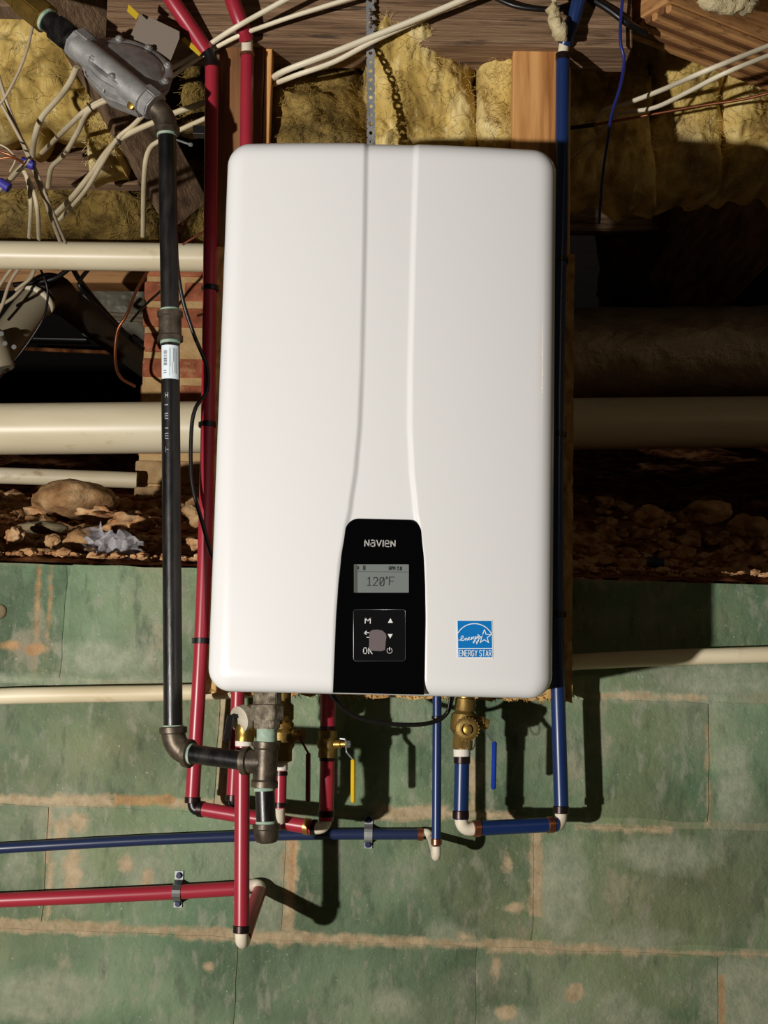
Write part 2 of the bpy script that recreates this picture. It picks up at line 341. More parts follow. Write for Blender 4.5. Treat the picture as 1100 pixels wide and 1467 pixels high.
def cyl(bm, p0, p1, r, seg=24, bev=.1):
    return lathe(bm, p0, p1, [(0, r * (1 - bev)), (.04, r), (.96, r), (1, r * (1 - bev))], seg)
def box(bm, lo, hi, bev=0., rot=None, piv=None):
    lo = Vector(lo); hi = Vector(hi); b2 = bmesh.new()
    bmesh.ops.create_cube(b2, size=1)
    c = (lo + hi) / 2; s = hi - lo
    for v in b2.verts: v.co = Vector((v.co.x * s.x, v.co.y * s.y, v.co.z * s.z))
    if bev: bmesh.ops.bevel(b2, geom=b2.edges[:], offset=bev, segments=2, affect='EDGES', profile=.5)
    if rot is not None:
        for v in b2.verts: v.co = rot @ v.co
    for v in b2.verts: v.co += c
    merge(bm, b2); return bm
def merge(bm, b2):
    mp = {v: bm.verts.new(v.co) for v in b2.verts}
    for f in b2.faces: bm.faces.new([mp[v] for v in f.verts])
    b2.free()
def beam(bm, p0, p1, wx, wz, up=Vector((0, 0, 1)), bev=.002):
    """rectangular bar from p0 to p1: wx across, wz along 'up'"""
    p0 = Vector(p0); p1 = Vector(p1); d = (p1 - p0).normalized(); s = d.cross(up).normalized(); t = s.cross(d)
    rot = Matrix((d, s, t)).transposed(); L_ = (p1 - p0).length
    b2 = bmesh.new(); bmesh.ops.create_cube(b2, size=1)
    for v in b2.verts: v.co = Vector((v.co.x * L_, v.co.y * wx, v.co.z * wz))
    if bev: bmesh.ops.bevel(b2, geom=b2.edges[:], offset=bev, segments=1, affect='EDGES')
    c = (p0 + p1) / 2
    for v in b2.verts: v.co = rot @ v.co + c
    merge(bm, b2); return bm
def prism(bm, pts, off):
    """closed polygon pts (world) extruded by off"""
    off = Vector(off); a = [bm.verts.new(Vector(p)) for p in pts]; b = [bm.verts.new(Vector(p) + off) for p in pts]
    n = len(a); bm.faces.new(a[::-1]); bm.faces.new(b)
    for k in range(n): bm.faces.new((a[k], a[(k + 1) % n], b[(k + 1) % n], b[k]))
    return bm
def NB(): return bmesh.new()
def elbow_pts(p0, corner, p1, n=6, rad=.6):
    p0, c, p1 = Vector(p0), Vector(corner), Vector(p1)
    out = []
    for i in range(n + 1):
        t = i / n; out.append((1 - t) ** 2 * p0 + 2 * t * (1 - t) * c + t * t * p1)
    return out

# ================================================================ LARGE STRUCTURE
# ---- front wall of painted blocks
XW = .62
def zl(u0, u1):                                # a mortar line given by its height at the two picture borders
    a = P(0, u0, 0); b = P(1100, u1, 0)
    def f(x):
        t = min(max((x - a.x) / (b.x - a.x), -.15), 1.15); return a.z + (b.z - a.z) * t
    return f
top = zl(805, 836)
l0 = zl(974, 1003); l1 = zl(1146, 1186); l2 = zl(1324, 1366)
rows = [top, l0, l1, l2]
for k in range(1, 5): rows.append((lambda k: (lambda x: l2(x) - .2 * k))(k))
bm = NB()
xs = [-2.8, -.75, 0, .75, 2.8]
for a, b in zip(xs, xs[1:]):
    pts = [(a, .0012, -.1), (b, .0012, -.1), (b, .0012, top(b) - .002), (a, .0012, top(a) - .002)]
    prism(bm, pts, (0, .19, 0))
bmesh.ops.remove_doubles(bm, verts=bm.verts, dist=1e-5)
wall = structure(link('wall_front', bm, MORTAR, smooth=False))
J = {0: [.02, .365], 1: None}
uj = {0: [95, 450, 812], 1: [318, 675, 1018], 2: [68, 414, 771, 1130], 3: [-28, 340, 685, 1032], 4: [60, 410, 770]}
vmid = [890, 1075, 1255, 1440, 1467]
nb = 0
for r in range(7):
    zt, zb = rows[r], rows[r + 1]
    known = [P(u, vmid[min(r, 4)], 0).x for u in uj.get(r, [[60, 410, 770], [300, 660, 1030]][r % 2])]
    xs = sorted(known)
    while xs[0] > -2.7: xs.insert(0, xs[0] - .4)
    while xs[-1] < 2.7: xs.append(xs[-1] + .4)
    for a, b in zip(xs, xs[1:]):
        wide = .0055 if any(abs(a - P(q, 1250, 0).x) < .02 for q in (318, 414, 771)) else .0022
        wide2 = .0055 if any(abs(b - P(q, 1250, 0).x) < .02 for q in (318, 414, 771)) else .0022
        a2, b2_ = a + wide, b - wide2
        gt = .005 if r else .0
        f0 = -.001 + R.uniform(-.0004, .0004)
        zlo = max(0, zb((a2 + b2_) / 2) + .0045)
        cor = [(a2, zb(a2) + .0045), (b2_, zb(b2_) + .0045), (b2_, zt(b2_) - gt), (a2, zt(a2) - gt)]
        if zlo == 0: cor[0] = (a2, 0.); cor[1] = (b2_, 0.)
        out = []
        for q in range(4):
            p_, p2 = Vector(cor[q] + (0,)), Vector(cor[(q + 1) % 4] + (0,)); m_ = 10 if q % 2 == 0 else 6
            nrm = Vector(((p2 - p_).y, -(p2 - p_).x, 0)).normalized()
            for k in range(m_):
                pp = p_.lerp(p2, k / m_); w_ = noise.noise(Vector((pp.x * 23, pp.y * 23, r * 3.3))) * .0035
                if k == 0: w_ = -.0025
                out.append(pp + nrm * w_)
        c = sum(out, Vector()) / len(out); bm = NB()
        rr3 = [[bm.verts.new((p.x + (c - p).normalized().x * ins_, f0 + dy, max(0, p.y + (c - p).normalized().y * ins_))) for p in out] for ins_, dy in ((.009, 0), (.002, .0009), (0, .03))]
        bm.faces.new(rr3[0])
        for A, B in zip(rr3, rr3[1:]):
            for k in range(len(A)): bm.faces.new((A[k], A[(k + 1) % len(A)], B[(k + 1) % len(A)], B[k]))
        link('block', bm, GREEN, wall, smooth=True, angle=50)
# ---- room shell (mostly outside the frame, carries the bounce light)
def slab(name, lo, hi, m, kind=True):
    bm = NB(); box(bm, lo, hi); o = link(name, bm, m, smooth=False)
    if kind: structure(o)
    return o
slab('floor', (-2.9, -4.1, -.1), (2.9, 0.0, 0), CONCRETE)
slab('wall_left', (-3.0, -4.1, 0), (-2.85, 5.2, EYE + 1.6), CONCRETE)
slab('wall_right', (2.85, -4.1, 0), (3.0, 5.2, EYE + 1.6), CONCRETE)
slab('wall_back', (-3.0, -4.25, 0), (3.0, -4.1, EYE + 1.6), CONCRETE)
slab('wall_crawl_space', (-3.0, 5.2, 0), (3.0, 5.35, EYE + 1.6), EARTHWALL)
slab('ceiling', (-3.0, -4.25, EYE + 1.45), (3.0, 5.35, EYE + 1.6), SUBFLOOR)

# ---- crawl space ground
def ground_z(x, y):
    base = EYE + .185 + max(0, y - .17) * .255
    if x > .2: base -= min(.05, (x - .2) * .06)
    n = noise.noise(Vector((x * 2.6, y * 2.2, 3))) * .055 * min(1, max(0, (y - .12) * 2.5))
    n += noise.noise(Vector((x * 9, y * 8, 1))) * .024 * min(1, .3 + y)
    n += noise.noise(Vector((x * 28, y * 26, 7))) * .014
    n += noise.noise(Vector((x * 70, y * 60, 9))) * .006
    return base + n
bm = NB()
nx, ny = 260, 120
ys = [.17 + 5.0 * (k / ny) ** 2.0 for k in range(ny + 1)]
xsg = [-2.85 + 5.7 * (.5 + .5 * (abs(2 * k / nx - 1) ** 1.6) * (1 if k > nx / 2 else -1)) for k in range(nx + 1)]
g = [[bm.verts.new((x, y, ground_z(x, y) - (.03 if j == 0 else 0))) for x in xsg] for j, y in enumerate(ys)]
for j in range(ny):
    for i in range(nx): bm.faces.new((g[j][i], g[j][i + 1], g[j + 1][i + 1], g[j + 1][i]))
o = link('dirt_ground', bm, DIRT); structure(o)
# thin crust of soil spilling to the wall's top edge
bm = NB()
Lp = []
nxx = 300
for j in range(7):
    row = []
    for i in range(nxx + 1):
        x = -1.3 + 2.6 * i / nxx; y = .004 + j * .032
        z = top(x) + EYE * 0 + .002 + (0 if j == 0 else .003 + .003 * j + noise.noise(Vector((x * 30, y * 30, 5))) * .006 + abs(noise.noise(Vector((x * 8, y * 8, 2)))) * .006)
        row.append(bm.verts.new((x, y + noise.noise(Vector((x * 22, j, 4))) * .003, z)))
    Lp.append(row)
for a, b in zip(Lp, Lp[1:]):
    for i in range(nxx): bm.faces.new((a[i], a[i + 1], b[i + 1], b[i]))
o = link('soil_crust', bm, DIRT); o['kind'] = 'stuff'
tag(o, 'crumbly red soil lying along the top edge of the green wall', 'soil')

def rock_bm(c, s, seed, sub=4, rough=.25):
    bm = NB(); bmesh.ops.create_icosphere(bm, subdivisions=sub, radius=1)
    c = Vector(c)
    for v in bm.verts:
        n = v.co.copy()
        k = 1 + noise.noise(n * 1.1 + Vector((seed, 0, 0))) * rough * 1.6 + noise.noise(n * 3 + Vector((0, seed, 0))) * rough * .7 + noise.noise(n * 8 + Vector((0, seed, 4))) * rough * .3
        v.co = Vector((n.x * s[0] * k, n.y * s[1] * k, n.z * s[2] * k)) + c
    return bm
# small clods: uncountable
bm = NB()
for k in range(4200):
    x = R.uniform(-1.0, 1.25); y = .03 + 1.25 * R.random() ** 1.7
    s = R.choice([.003, .004, .005, .006, .008, .010, .014, .018]) * R.uniform(.7, 1.2) * (.42 + 1.1 * min(y, .8))
    z = (ground_z(x, y) if y > .19 else top(x) + .018)
    b2 = NB(); bmesh.ops.create_icosphere(b2, subdivisions=1, radius=1)
    for v in b2.verts:
        n = v.co.copy(); kk = R.uniform(.75, 1.2)
        v.co = Vector((n.x * s * 1.3 * kk + x, n.y * s * kk + y, n.z * s * .8 * kk + z + s * .2))
    merge(bm, b2)
o = link('clay_clods', bm, CLOD, smooth=False); o['kind'] = 'stuff'
tag(o, 'loose clay clods and gravel scattered over the dirt bank', 'gravel')
# rocks one can count
def rock(u, v, y, wpx, hpx, m, label, seed, d=None, name='rock', rough=.25):
    c = P(u, v, y); sc = (y + 2.2) / FPX
    bm = rock_bm(c, (wpx * sc / 2, (d or wpx * sc / 2 * .8), hpx * sc / 2), seed, rough=rough)
    return tag(link(name, bm, m), label, 'rock', 'rocks on the dirt bank')
rock(104, 716, .75, 122, 58, STONE, 'big rounded tan boulder on the dirt below the cream pipes', 2.3, d=.09, rough=.12)
rock(116, 776, .16, 48, 34, STONE, 'orange-tan stone left of the crumpled clear plastic film', 5.1)
rock(60, 756, .30, 74, 18, GREYSTONE, 'flat grey slab of stone with a pale edge on the dirt at left', 8.4, rough=.12)
rock(55, 790, .06, 56, 9, STONE, 'thin flat stone flake lying just above the green wall at left', 9.2, rough=.2)
rock(150, 738, .45, 60, 22, CLOD, 'crusty lump of pale clay right of the tan boulder', 12.7, rough=.5)
rock(186, 748, .35, 54, 28, CLOD, 'crumbly tan clay lump left of the black gas pipe', 15.2, rough=.5)
rock(22, 768, .2, 26, 26, CLOD, 'small reddish clod near the left border of the dirt bank', 17.9, rough=.4)
rock(75, 775, .15, 24, 20, STONE, 'small tan pebble between the grey slab and the orange-tan stone', 19.9)
rock(278, 738, .45, 34, 30, STONE, 'tan stone at the foot of the brick pier beside the black cable', 21.3)
rock(285, 780, .15, 40, 22, CLOD, 'tan clod right of the gas pipe above the green wall', 24.3, rough=.4)
rock(1010, 735, .5, 70, 34, STONE, 'large shadowed stone on the dirt at right', 31.3)
rock(930, 742, .5, 50, 26, CLOD, 'shadowed clod left of the large stone at right', 33.3, rough=.4)
rock(1075, 755, .4, 60, 40, STONE, 'shadowed stone at the right border of the dirt', 35.3)

for k in range(26):
    u = R.uniform(-5, 232); y = R.uniform(.06, .7); v = 806 - 95 * (y / .75) ** .8 + R.uniform(-3, 3); w_ = R.uniform(9, 22)
    x = P(u, v, y).x; sc = (y + 2.2) / FPX; zz_ = (ground_z(x, y) if y > .19 else top(x) + .012) + w_ * .18 * sc
    bm = rock_bm((x, y, zz_), (w_ * sc * .6, w_ * sc * .5, w_ * sc * .42), k * 1.7, 3, .4)
    tag(link('pebble', bm, R.choice([CLOD, STONE])), 'small tan pebble lying among the clods left of the black gas pipe', 'pebble', 'pebbles on the dirt bank')
# crumpled clear plastic film
bm = NB()
c = P(164, 782, .10)
n = 34
gv = []
for i in range(n):
    row = []
    for j in range(n):
        s, t = i / (n - 1) - .5, j / (n - 1) - .5
        q = Vector((s * 7, t * 7, 1.7))
        row.append(bm.verts.new(c + Vector((s * .082 + noise.noise(q) * .018, noise.noise(q + Vector((9, 0, 0))) * .025 + t * .02,
                   t * .040 - s * .020 + noise.noise(q + Vector((0, 9, 0))) * .022))))
    gv.append(row)
for i in range(n - 1):
    for j in range(n - 1): bm.faces.new((gv[i][j], gv[i + 1][j], gv[i + 1][j + 1], gv[i][j + 1]))
tag(link('plastic_film', bm, CLEAR, smooth=False), 'crumpled clear plastic film on the dirt above the green wall', 'film')

# ---- brick pier
pier = thing('brick_pier', 'red brick pier with tan mortar standing in the crawl space behind the gas pipe', 'pier', P(200, 725, 1.36))
x0 = P(200, 600, 1.36).x; zt = P(250, 300, 1.36).z; zb0 = P(250, 655, 1.36).z; zb1 = P(250, 735, 1.36).z
bm = NB(); box(bm, (x0 + .004, 1.3545, zb1 - .05), (x0 + .39, 1.75, zt)); link('mortar_core', bm, PIERMORTAR, pier, smooth=False)
z = zb0; k = 0
while z < zt - .03:
    x = x0 + (0 if k % 2 else -.0)
    lens = [.194, .194] if k % 2 else [.094, .194, .094]
    for L_ in lens:
        bm = NB(); dx = R.uniform(-.003, .003)
        box(bm, (x + dx, 1.352 + R.uniform(-.004, .004), z + R.uniform(0, .003)), (x + L_ - .004 + dx, 1.45, z + .0535 + R.uniform(-.003, .002)), bev=.006)
        link('brick', bm, BRICK, pier, smooth=True, angle=40)
        x += L_ + .008
    z += .0672; k += 1
x = x0 - .004
for q, (za, zc) in enumerate(((zb1 - .04, (zb0 + zb1) / 2 - .006), ((zb0 + zb1) / 2, zb0 - .012))):
    for L_ in ((.2, .19) if q else (.13, .26)):
        bm = NB(); box(bm, (x, 1.345, za), (x + L_ - .008, 1.46, zc), bev=.006); link('footing_block', bm, FOOT, pier, smooth=True, angle=40); x += L_
    x = x0 - .004

# ================================================================ BACKGROUND PIPES
def pipe_thing(name, label, cat, pts, r, m, seg=24, smooth=0, part='pipe', group=None):
    bm = NB(); tube(bm, pts, r, seg, smooth); o = link(name, bm, m, smooth=True, angle=50)
    return tag(o, label, cat, group)
pipe_thing('drain_pipe', 'cream plastic pipe running level high above the dirt, left of the heater', 'pipe',
           [P(-700, 356, .75), P(430, 371, .75)], 21 * 2.95 / FPX, PVC)
t = thing('main_drain_pipe', 'thick cream plastic drain pipe crossing the crawl space behind the heater', 'pipe', P(-80, 615, .88))
bm = NB(); tube(bm, [P(-700, 621, .88), P(1800, 598, .88)], 37.5 * 3.08 / FPX, 32); link('pipe', bm, PVC, t, angle=50)
pipe_thing('low_crawl_pipe', 'dull cream pipe lying just above the dirt behind the tan boulder', 'pipe',
           [P(-600, 660, 1.15), P(196, 688, 1.30)], 12 * 3.45 / FPX, CONDUIT)
# conduit strapped along the wall
bm = NB(); tube(bm, [P(-700, 1040, -.022), P(-90, 1001, -.022), P(300, 991, -.022), P(560, 972, -.022), P(830, 948, -.022), P(1190, 935, -.022), P(1900, 915, -.022)], .0125, 20, 4)
tag(link('wall_conduit', bm, CONDUIT, angle=50), 'stained cream plastic pipe running along the green wall behind the heater', 'pipe')
# foil wrapped duct
bm = NB(); pts = []
a, b = P(560, 512, 1.0), P(1700, 492, 1.0); n = 240; rr = 66 * 3.2 / FPX
x_, y_, d_ = frame(b - a); rings = []
for i in range(n + 1):
    c = a.lerp(b, i / n)
    rings.append([bm.verts.new(c + (x_ * math.cos(th) + y_ * math.sin(th)) * (rr * (1 + .035 * noise.noise(Vector((i * .16, math.cos(th) * 2.5, math.sin(th) * 2.5))) + .012 * noise.noise(Vector((i * .6, math.cos(th) * 9, math.sin(th) * 9))))))
                  for th in [2 * math.pi * k / 56 for k in range(56)]])
for p, q in zip(rings, rings[1:]):
    for k in range(56): bm.faces.new((p[k], p[(k + 1) % 56], q[(k + 1) % 56], q[k]))
bm.faces.new(rings[0]); bm.faces.new(rings[-1])
tag(link('insulated_duct', bm, FOIL), 'round duct in wrinkled foil wrap, in shade right of the heater', 'duct')
# drain branch at left
t = thing('drain_elbow', 'grey plastic drain pipe with white-ringed elbow between the two cream pipes', 'pipe', P(60, 430, 1.15))
e0, e1 = P(-30, 540, 1.05), P(54, 428, 1.15)
bm = NB(); tube(bm, [e0, e1], .041, 24); link('pipe', bm, ABSG, t, angle=50)
bm = NB(); lathe(bm, e1 - (e1 - e0).normalized() * .010, e1 + (e1 - e0).normalized() * .004, [(0, .043), (.1, .0465), (.9, .0465), (1, .043)]); link('white_collar', bm, CABLEW, t, label='white collar')
bm = NB(); tube(bm, elbow_pts(e1, P(72, 404, 1.2), P(88, 428, 1.3), 8), .044, 24); link('elbow', bm, ABSB, t, angle=50)
bm = NB(); tube(bm, [P(84, 424, 1.28), P(240, 545, 1.9)], .039, 24); link('branch_pipe', bm, ABSB, t, angle=50, label='dark brown branch pipe')
bm = NB(); cc = P(0, 500, 1.02)
cyl(bm, P(-14, 478, 1.0), P(4, 530, 1.0), .030); link('hub', bm, ABSG, t, angle=50)
for (u, v) in ((2, 478), (7, 492), (20, 497), (0, 520)):
    bm = NB(); cyl(bm, P(u, v, .99), P(u, v, .975), .006, 12); link('screw', bm, ZINC, t, angle=40)
# things deep inside; the pipes' shade is put into their dark colours
pipe_thing('blue_crawl_pipe', 'dim dark pipe deep in the crawl space behind the drain elbow', 'pipe', [P(40, 484, 3.6), P(125, 486, 3.6)], .022, BLACKP)
pipe_thing('copper_crawl_pipe', 'dim copper pipe level below the dim dark one, deep in the crawl space', 'pipe', [P(20, 499, 3.4), P(165, 505, 3.4)], .008, DIRT)
def lump(name, u0, u1, v0, v1, y, m, label, cat, seed, T=.07, amp=.04, fq=9, nu=60, nv=60, ragged=.012, group=None, edge=6, lean=0., fuzz=0):
    """a thick soft slab facing the room: pillowed and lumpy front, flat back"""
    bm = NB(); gg = []
    for j in range(nv + 1):
        row = []
        for i in range(nu + 1):
            s, t_ = i / nu, j / nv
            p = P(u0 + (u1 - u0) * s, v0 + (v1 - v0) * t_, y)
            bs, bt = 1 - abs(2 * s - 1) ** edge, 1 - abs(2 * t_ - 1) ** edge
            h = max(0, bs * bt) ** .5
            q = p + Vector((seed, 0, 0))
            nn = noise.fractal(q * fq, 1.1, 2, 5) * amp * .7 + noise.noise(q * fq * .45) * amp * 1.2 + noise.noise(q * fq * 7) * amp * .07 + noise.noise(q * fq * 14) * amp * .05
            crease = math.sqrt(abs(noise.noise(q * fq * .6 + Vector((0, 5, 0)))) + .02) * amp * .7
            p.y -= h * (T + nn + crease) - lean * t_
            ew = (1 - h) * ragged * 2
            p.x += noise.noise(q * 22) * ew; p.z += noise.noise(q * 20 + Vector((3, 3, 3))) * ew * 2
            row.append(bm.verts.new(p))
        gg.append(row)
    for j in range(nv):
        for i in range(nu): bm.faces.new((gg[j][i], gg[j][i + 1], gg[j + 1][i + 1], gg[j + 1][i]))
    loop = gg[0][:] + [r_[-1] for r_ in gg[1:]] + gg[-1][::-1][1:] + [r_[0] for r_ in gg[::-1][1:-1]]
    fib = NB() if fuzz else None
    rf = random.Random(int(seed * 7) + 1)
    for _ in range(fuzz):
        i_, j_ = rf.randrange(2, nu - 1), rf.randrange(2, nv)
        p = gg[j_][i_].co.copy(); L_ = rf.uniform(.008, .03) * (1 + y * .6); an = rf.uniform(0, 2 * math.pi); d_ = Vector((math.cos(an), 0, math.sin(an))); cv = rf.uniform(-1, 1); prev = None
        for k_ in range(5):
            t_ = k_ / 4; nrm = Vector((-d_.z, 0, d_.x)); q_ = p + Vector((0, -.004 - .010 * math.sin(t_ * math.pi) * rf.random(), 0)) + d_ * L_ * (t_ - .5) + nrm * cv * L_ * .5 * (t_ - .5) ** 2 * 4
            w__ = nrm * (.00028 + .0002 * y); cur = (fib.verts.new(q_ - w__), fib.verts.new(q_ + w__))
            if prev: fib.faces.new((prev[0], cur[0], cur[1], prev[1]))
            prev = cur
    bk = [bm.verts.new(v.co + Vector((0, .05, 0))) for v in loop]; n = len(loop)
    for k in range(n): bm.faces.new((loop[k], loop[(k + 1) % n], bk[(k + 1) % n], bk[k]))
    bm.faces.new(bk)
    o = tag(link(name, bm, m), label, cat, group)
    if fib: f_ = link('loose_fibres', fib, m, o, smooth=False); f_['kind'] = 'stuff'
    return o
lump('plastic_sheet', 118, 215, 412, 480, 2.5, SHEET, 'limp grey plastic sheet lit faintly beyond the brown drain pipe', 'plastic sheet', 3, T=.02, amp=.05, nu=30, nv=30)
# daylight through a far vent: bright leaf specks
vent = thing('foundation_vent', 'small far vent with bright green daylight specks above the low cream pipe', 'vent', P(122, 674, 5.1))
bm = NB(); a = P(98, 662, 5.17); b = P(150, 682, 5.19); box(bm, (a.x, 5.17, b.z), (b.x, 5.195, a.z)); link('vent_plate', bm, BLACKP, vent, smooth=False)
for (u, v, s) in ((110, 669, .016), (115, 671, .012), (121, 672, .012), (125, 673, .008), (133, 673, .006), (138, 671, .010)):
    p = P(u, v, 5.165); bm = rock_bm(p, (s, .004, s), u, 2, .4); link('leaf_glimpse', bm, DAYLEAF, vent)

# ================================================================ TIMBER AND INSULATION OVERHEAD
def timber(name, label, p0, p1, wx, wz, m, cat='beam', up=Vector((0, 0, 1)), group=None):
    bm = NB(); beam(bm, p0, p1, wx, wz, up); return tag(link(name, bm, m, smooth=False), label, cat, group)
# girder above the heater: front face y -.08, bottom edge at v 62
za = P(150, 58, -.08); zb = P(905, 68, -.08); H = .24
off = Vector((0, .045, H / 2))
timber('girder', 'rough brown girder crossing above the heater with cables over it', Vector((za.x, -.08, za.z)) + off, Vector((zb.x, -.08, zb.z)) + off, .09, H, ROUGHWOOD)
# long joist running back at left
def plank_face(name, label, quad, y, thick, m, cat='board', group=None):
    bm = NB(); prism(bm, [P(u, v, y) for u, v in quad], (0, thick, 0)); bmesh.ops.bevel(bm, geom=bm.edges[:], offset=.002, segments=1, affect='EDGES')
    return tag(link(name, bm, m, smooth=False), label, cat, group)
bm = NB()
A, B = P(112, 24, .10), P(262, 296, .62)
beam(bm, A + (A - B) * .3, B, .062, .095, up=Vector((.55, -.4, .7)), bev=.003)
tag(link('diagonal_joist', bm, JOISTWOOD, smooth=False), 'rough dark joist slanting down behind the gas regulator', 'beam')
timber('floor_joist', 'rough wooden joist along the top left corner above the insulation', P(-120, -8, .12), P(160, -2, .12), .05, .06, JOISTWOOD)
timber('blocking_board', 'dark reddish board between the yellow batts left of the gas pipe', P(-60, 232, .60), P(222, 236, .60), .04, .10, ROUGHWOOD)
timber('crawl_girder', 'lit pine girder seen under the upper cream pipe at left', P(-160, 394, 1.80), P(340, 398, 1.80), .09, .062, PINE)
timber('crawl_joist', 'dim joist slanting back in shade above the duct at right', P(1130, 240, .45), P(940, 470, 1.6), .05, .2, JOISTWOOD, up=Vector((-.7, 0, .7)))
timber('right_ledger', 'dark level board in shade below the batts at right', P(815, 318, 1.3), P(1120, 318, 1.3), .04, .06, ROUGHWOOD)
# laminated beam, top right: front face plus underside with ply lines
bm = NB()
c1, c2 = P(926, 44, -.06), P(1190, 146, .16)
beam(bm, c1 + Vector((0, 0, .13)), c2 + Vector((0, 0, .13)), .11, .24, bev=.002)
t = thing('laminated_beam', 'orange-brown laminated beam with striped underside in the top right corner', 'beam', c1)
bm.free(); bm = NB()
beam(bm, c1 + Vector((0, 0, .145)), c2 + Vector((0, 0, .145)), .11, .24, bev=.002); link('beam_face', bm, PINE, t, smooth=False)
dd = (c2 - c1).normalized(); side = dd.cross(Vector((0, 0, 1))).normalized()
for k in range(7):
    o_ = side * (.048 - k * .016) * 1 + Vector((0, 0, .018 + (.003 if k % 2 else 0)))
    bm = NB(); beam(bm, c1 + o_, c2 + o_, .0125, .014, bev=.003); link('ply', bm, PLYD if k % 2 else PINE, t, smooth=False)
# studs that carry the board
sa, sb = P(315, 66, -.06), P(390, 66, -.06)
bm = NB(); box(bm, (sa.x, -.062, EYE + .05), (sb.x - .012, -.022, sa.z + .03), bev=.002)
tag(link('stud', bm, STUDSHADE, smooth=False), 'pine stud coloured as in shade, behind the red pipes above the left part of the heater', 'stud', 'studs carrying the heater board')
bm = NB(); box(bm, (sb.x - .011, -.058, EYE + .05), (sb.x, -.022, sa.z + .03), bev=.002)  # unshadowed edge of the same stud, its light painted by the brighter pine
tag(link('wood_strip', bm, STUD, smooth=False), 'lit right edge of the left stud, set off by its lighter colour', 'board')
sa, sb = P(735, 66, -.06), P(800, 66, -.06)
bm = NB(); box(bm, (sa.x, -.062, EYE + .05), (sb.x + .004, -.022, sa.z + .03), bev=.002)
tag(link('stud', bm, STUD, smooth=False), 'bright pine stud above the right part of the heater, left of the blue pipe', 'stud', 'studs carrying the heater board')
sa = P(807, 150, -.05); sb = P(816, 370, -.05)
bm = NB(); box(bm, (sa.x, -.058, sb.z - .05), (sb.x - .001, -.024, sa.z + .06), bev=.002)
tag(link('wood_strip', bm, STUD, smooth=False), 'thin wooden strip right of the blue pipe beside the heater', 'board')
# the mounting board, ragged osb
a = P(284, 988, -.074); b = P(821, 365, -.074); c = P(820, 1004, -.074)
bm = NB(); pts = []
n = 60
for k in range(n + 1): pts.append(Vector((a.x + (c.x - a.x) * k / n, -.074, min(a.z, c.z) + R.uniform(-.0045, .002))))
for k in range(n + 1): pts.append(Vector((c.x - R.uniform(0, .0015), -.074, c.z + (b.z - c.z) * k / n + .001)))
pts.append(Vector((P(304, 365, -.074).x, -.074, b.z)))
prism(bm, pts, (0, .012, 0))
board = thing('mounting_board', 'ragged-edged chipboard panel on which the heater and side pipes are fixed', 'board', a)
link('panel', bm, OSB, board, smooth=False)
bm = NB()
for k in range(340):
    x = R.uniform(a.x, c.x - .002); z = a.z + R.uniform(-.001, .006); L_ = R.uniform(.004, .016); an = R.uniform(-1.2, 1.2)
    beam(bm, (x, -.075 + R.uniform(-.002, .009), z), (x + L_ * math.sin(an), -.075 + R.uniform(-.006, .008), z - abs(L_ * math.cos(an)) * .8), .0015, .0006, bev=0)
o = link('frayed_flakes', bm, OSB, board, smooth=False); o['kind'] = 'stuff'
# ---- batts
G = 'insulation batts overhead'
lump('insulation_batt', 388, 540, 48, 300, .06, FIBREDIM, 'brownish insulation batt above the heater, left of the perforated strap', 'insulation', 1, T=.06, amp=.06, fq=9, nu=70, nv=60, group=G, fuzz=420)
lump('insulation_batt', 522, 682, 52, 300, .07, FIBRE, 'yellow insulation batt above the heater, right of the perforated strap', 'insulation', 2, T=.075, amp=.07, fq=9, nu=80, nv=70, group=G, fuzz=420)
lump('insulation_batt', 674, 750, 52, 300, .07, FIBRE, 'narrow yellow insulation batt left of the bright pine stud', 'insulation', 4, T=.07, amp=.05, fq=10, nu=40, nv=70, group=G, fuzz=420)
lump('insulation_batt', -60, 205, 12, 206, .50, FIBRE, 'large bright yellow insulation batt in the upper left corner', 'insulation', 5, T=.10, amp=.08, fq=6, nu=110, nv=90, group=G, fuzz=420)
lump('insulation_batt', 132, 176, 140, 240, .46, FIBRE, 'yellow insulation tuft hanging against the slanting joist', 'insulation', 6, T=.05, amp=.06, fq=9, nu=40, nv=50, group=G, fuzz=420)
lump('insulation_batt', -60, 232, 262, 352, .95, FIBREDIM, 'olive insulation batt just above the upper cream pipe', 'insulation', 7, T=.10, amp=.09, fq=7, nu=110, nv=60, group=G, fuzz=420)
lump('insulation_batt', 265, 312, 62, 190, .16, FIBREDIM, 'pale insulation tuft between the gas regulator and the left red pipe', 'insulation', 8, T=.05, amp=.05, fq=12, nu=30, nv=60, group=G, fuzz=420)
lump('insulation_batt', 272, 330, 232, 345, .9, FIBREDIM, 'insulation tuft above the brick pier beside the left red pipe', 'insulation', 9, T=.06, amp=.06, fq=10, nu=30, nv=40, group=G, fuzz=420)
lump('insulation_batt', 795, 932, 60, 295, .30, FIBRE, 'insulation batt right of the blue pipe with the hanging blue wire', 'insulation', 10, T=.09, amp=.07, fq=8, nu=70, nv=80, group=G, fuzz=420)
lump('insulation_batt', 920, 1025, 50, 285, .32, FIBRE, 'insulation batt right of the blue wire, under the laminated beam', 'insulation', 11, T=.09, amp=.07, fq=8, nu=60, nv=80, group=G, fuzz=420)
lump('insulation_batt', 1010, 1180, 80, 280, .34, FIBRE, 'insulation batt at the right border above the copper tube shadow', 'insulation', 12, T=.09, amp=.08, fq=8, nu=70, nv=70, group=G, fuzz=420)
lump('insulation_batt', 860, 955, 330, 440, 1.45, FIBREBROWN, 'sagging brown insulation lump in shade above the duct', 'insulation', 14, T=.1, amp=.1, fq=6, nu=40, nv=40, group=G, fuzz=420)
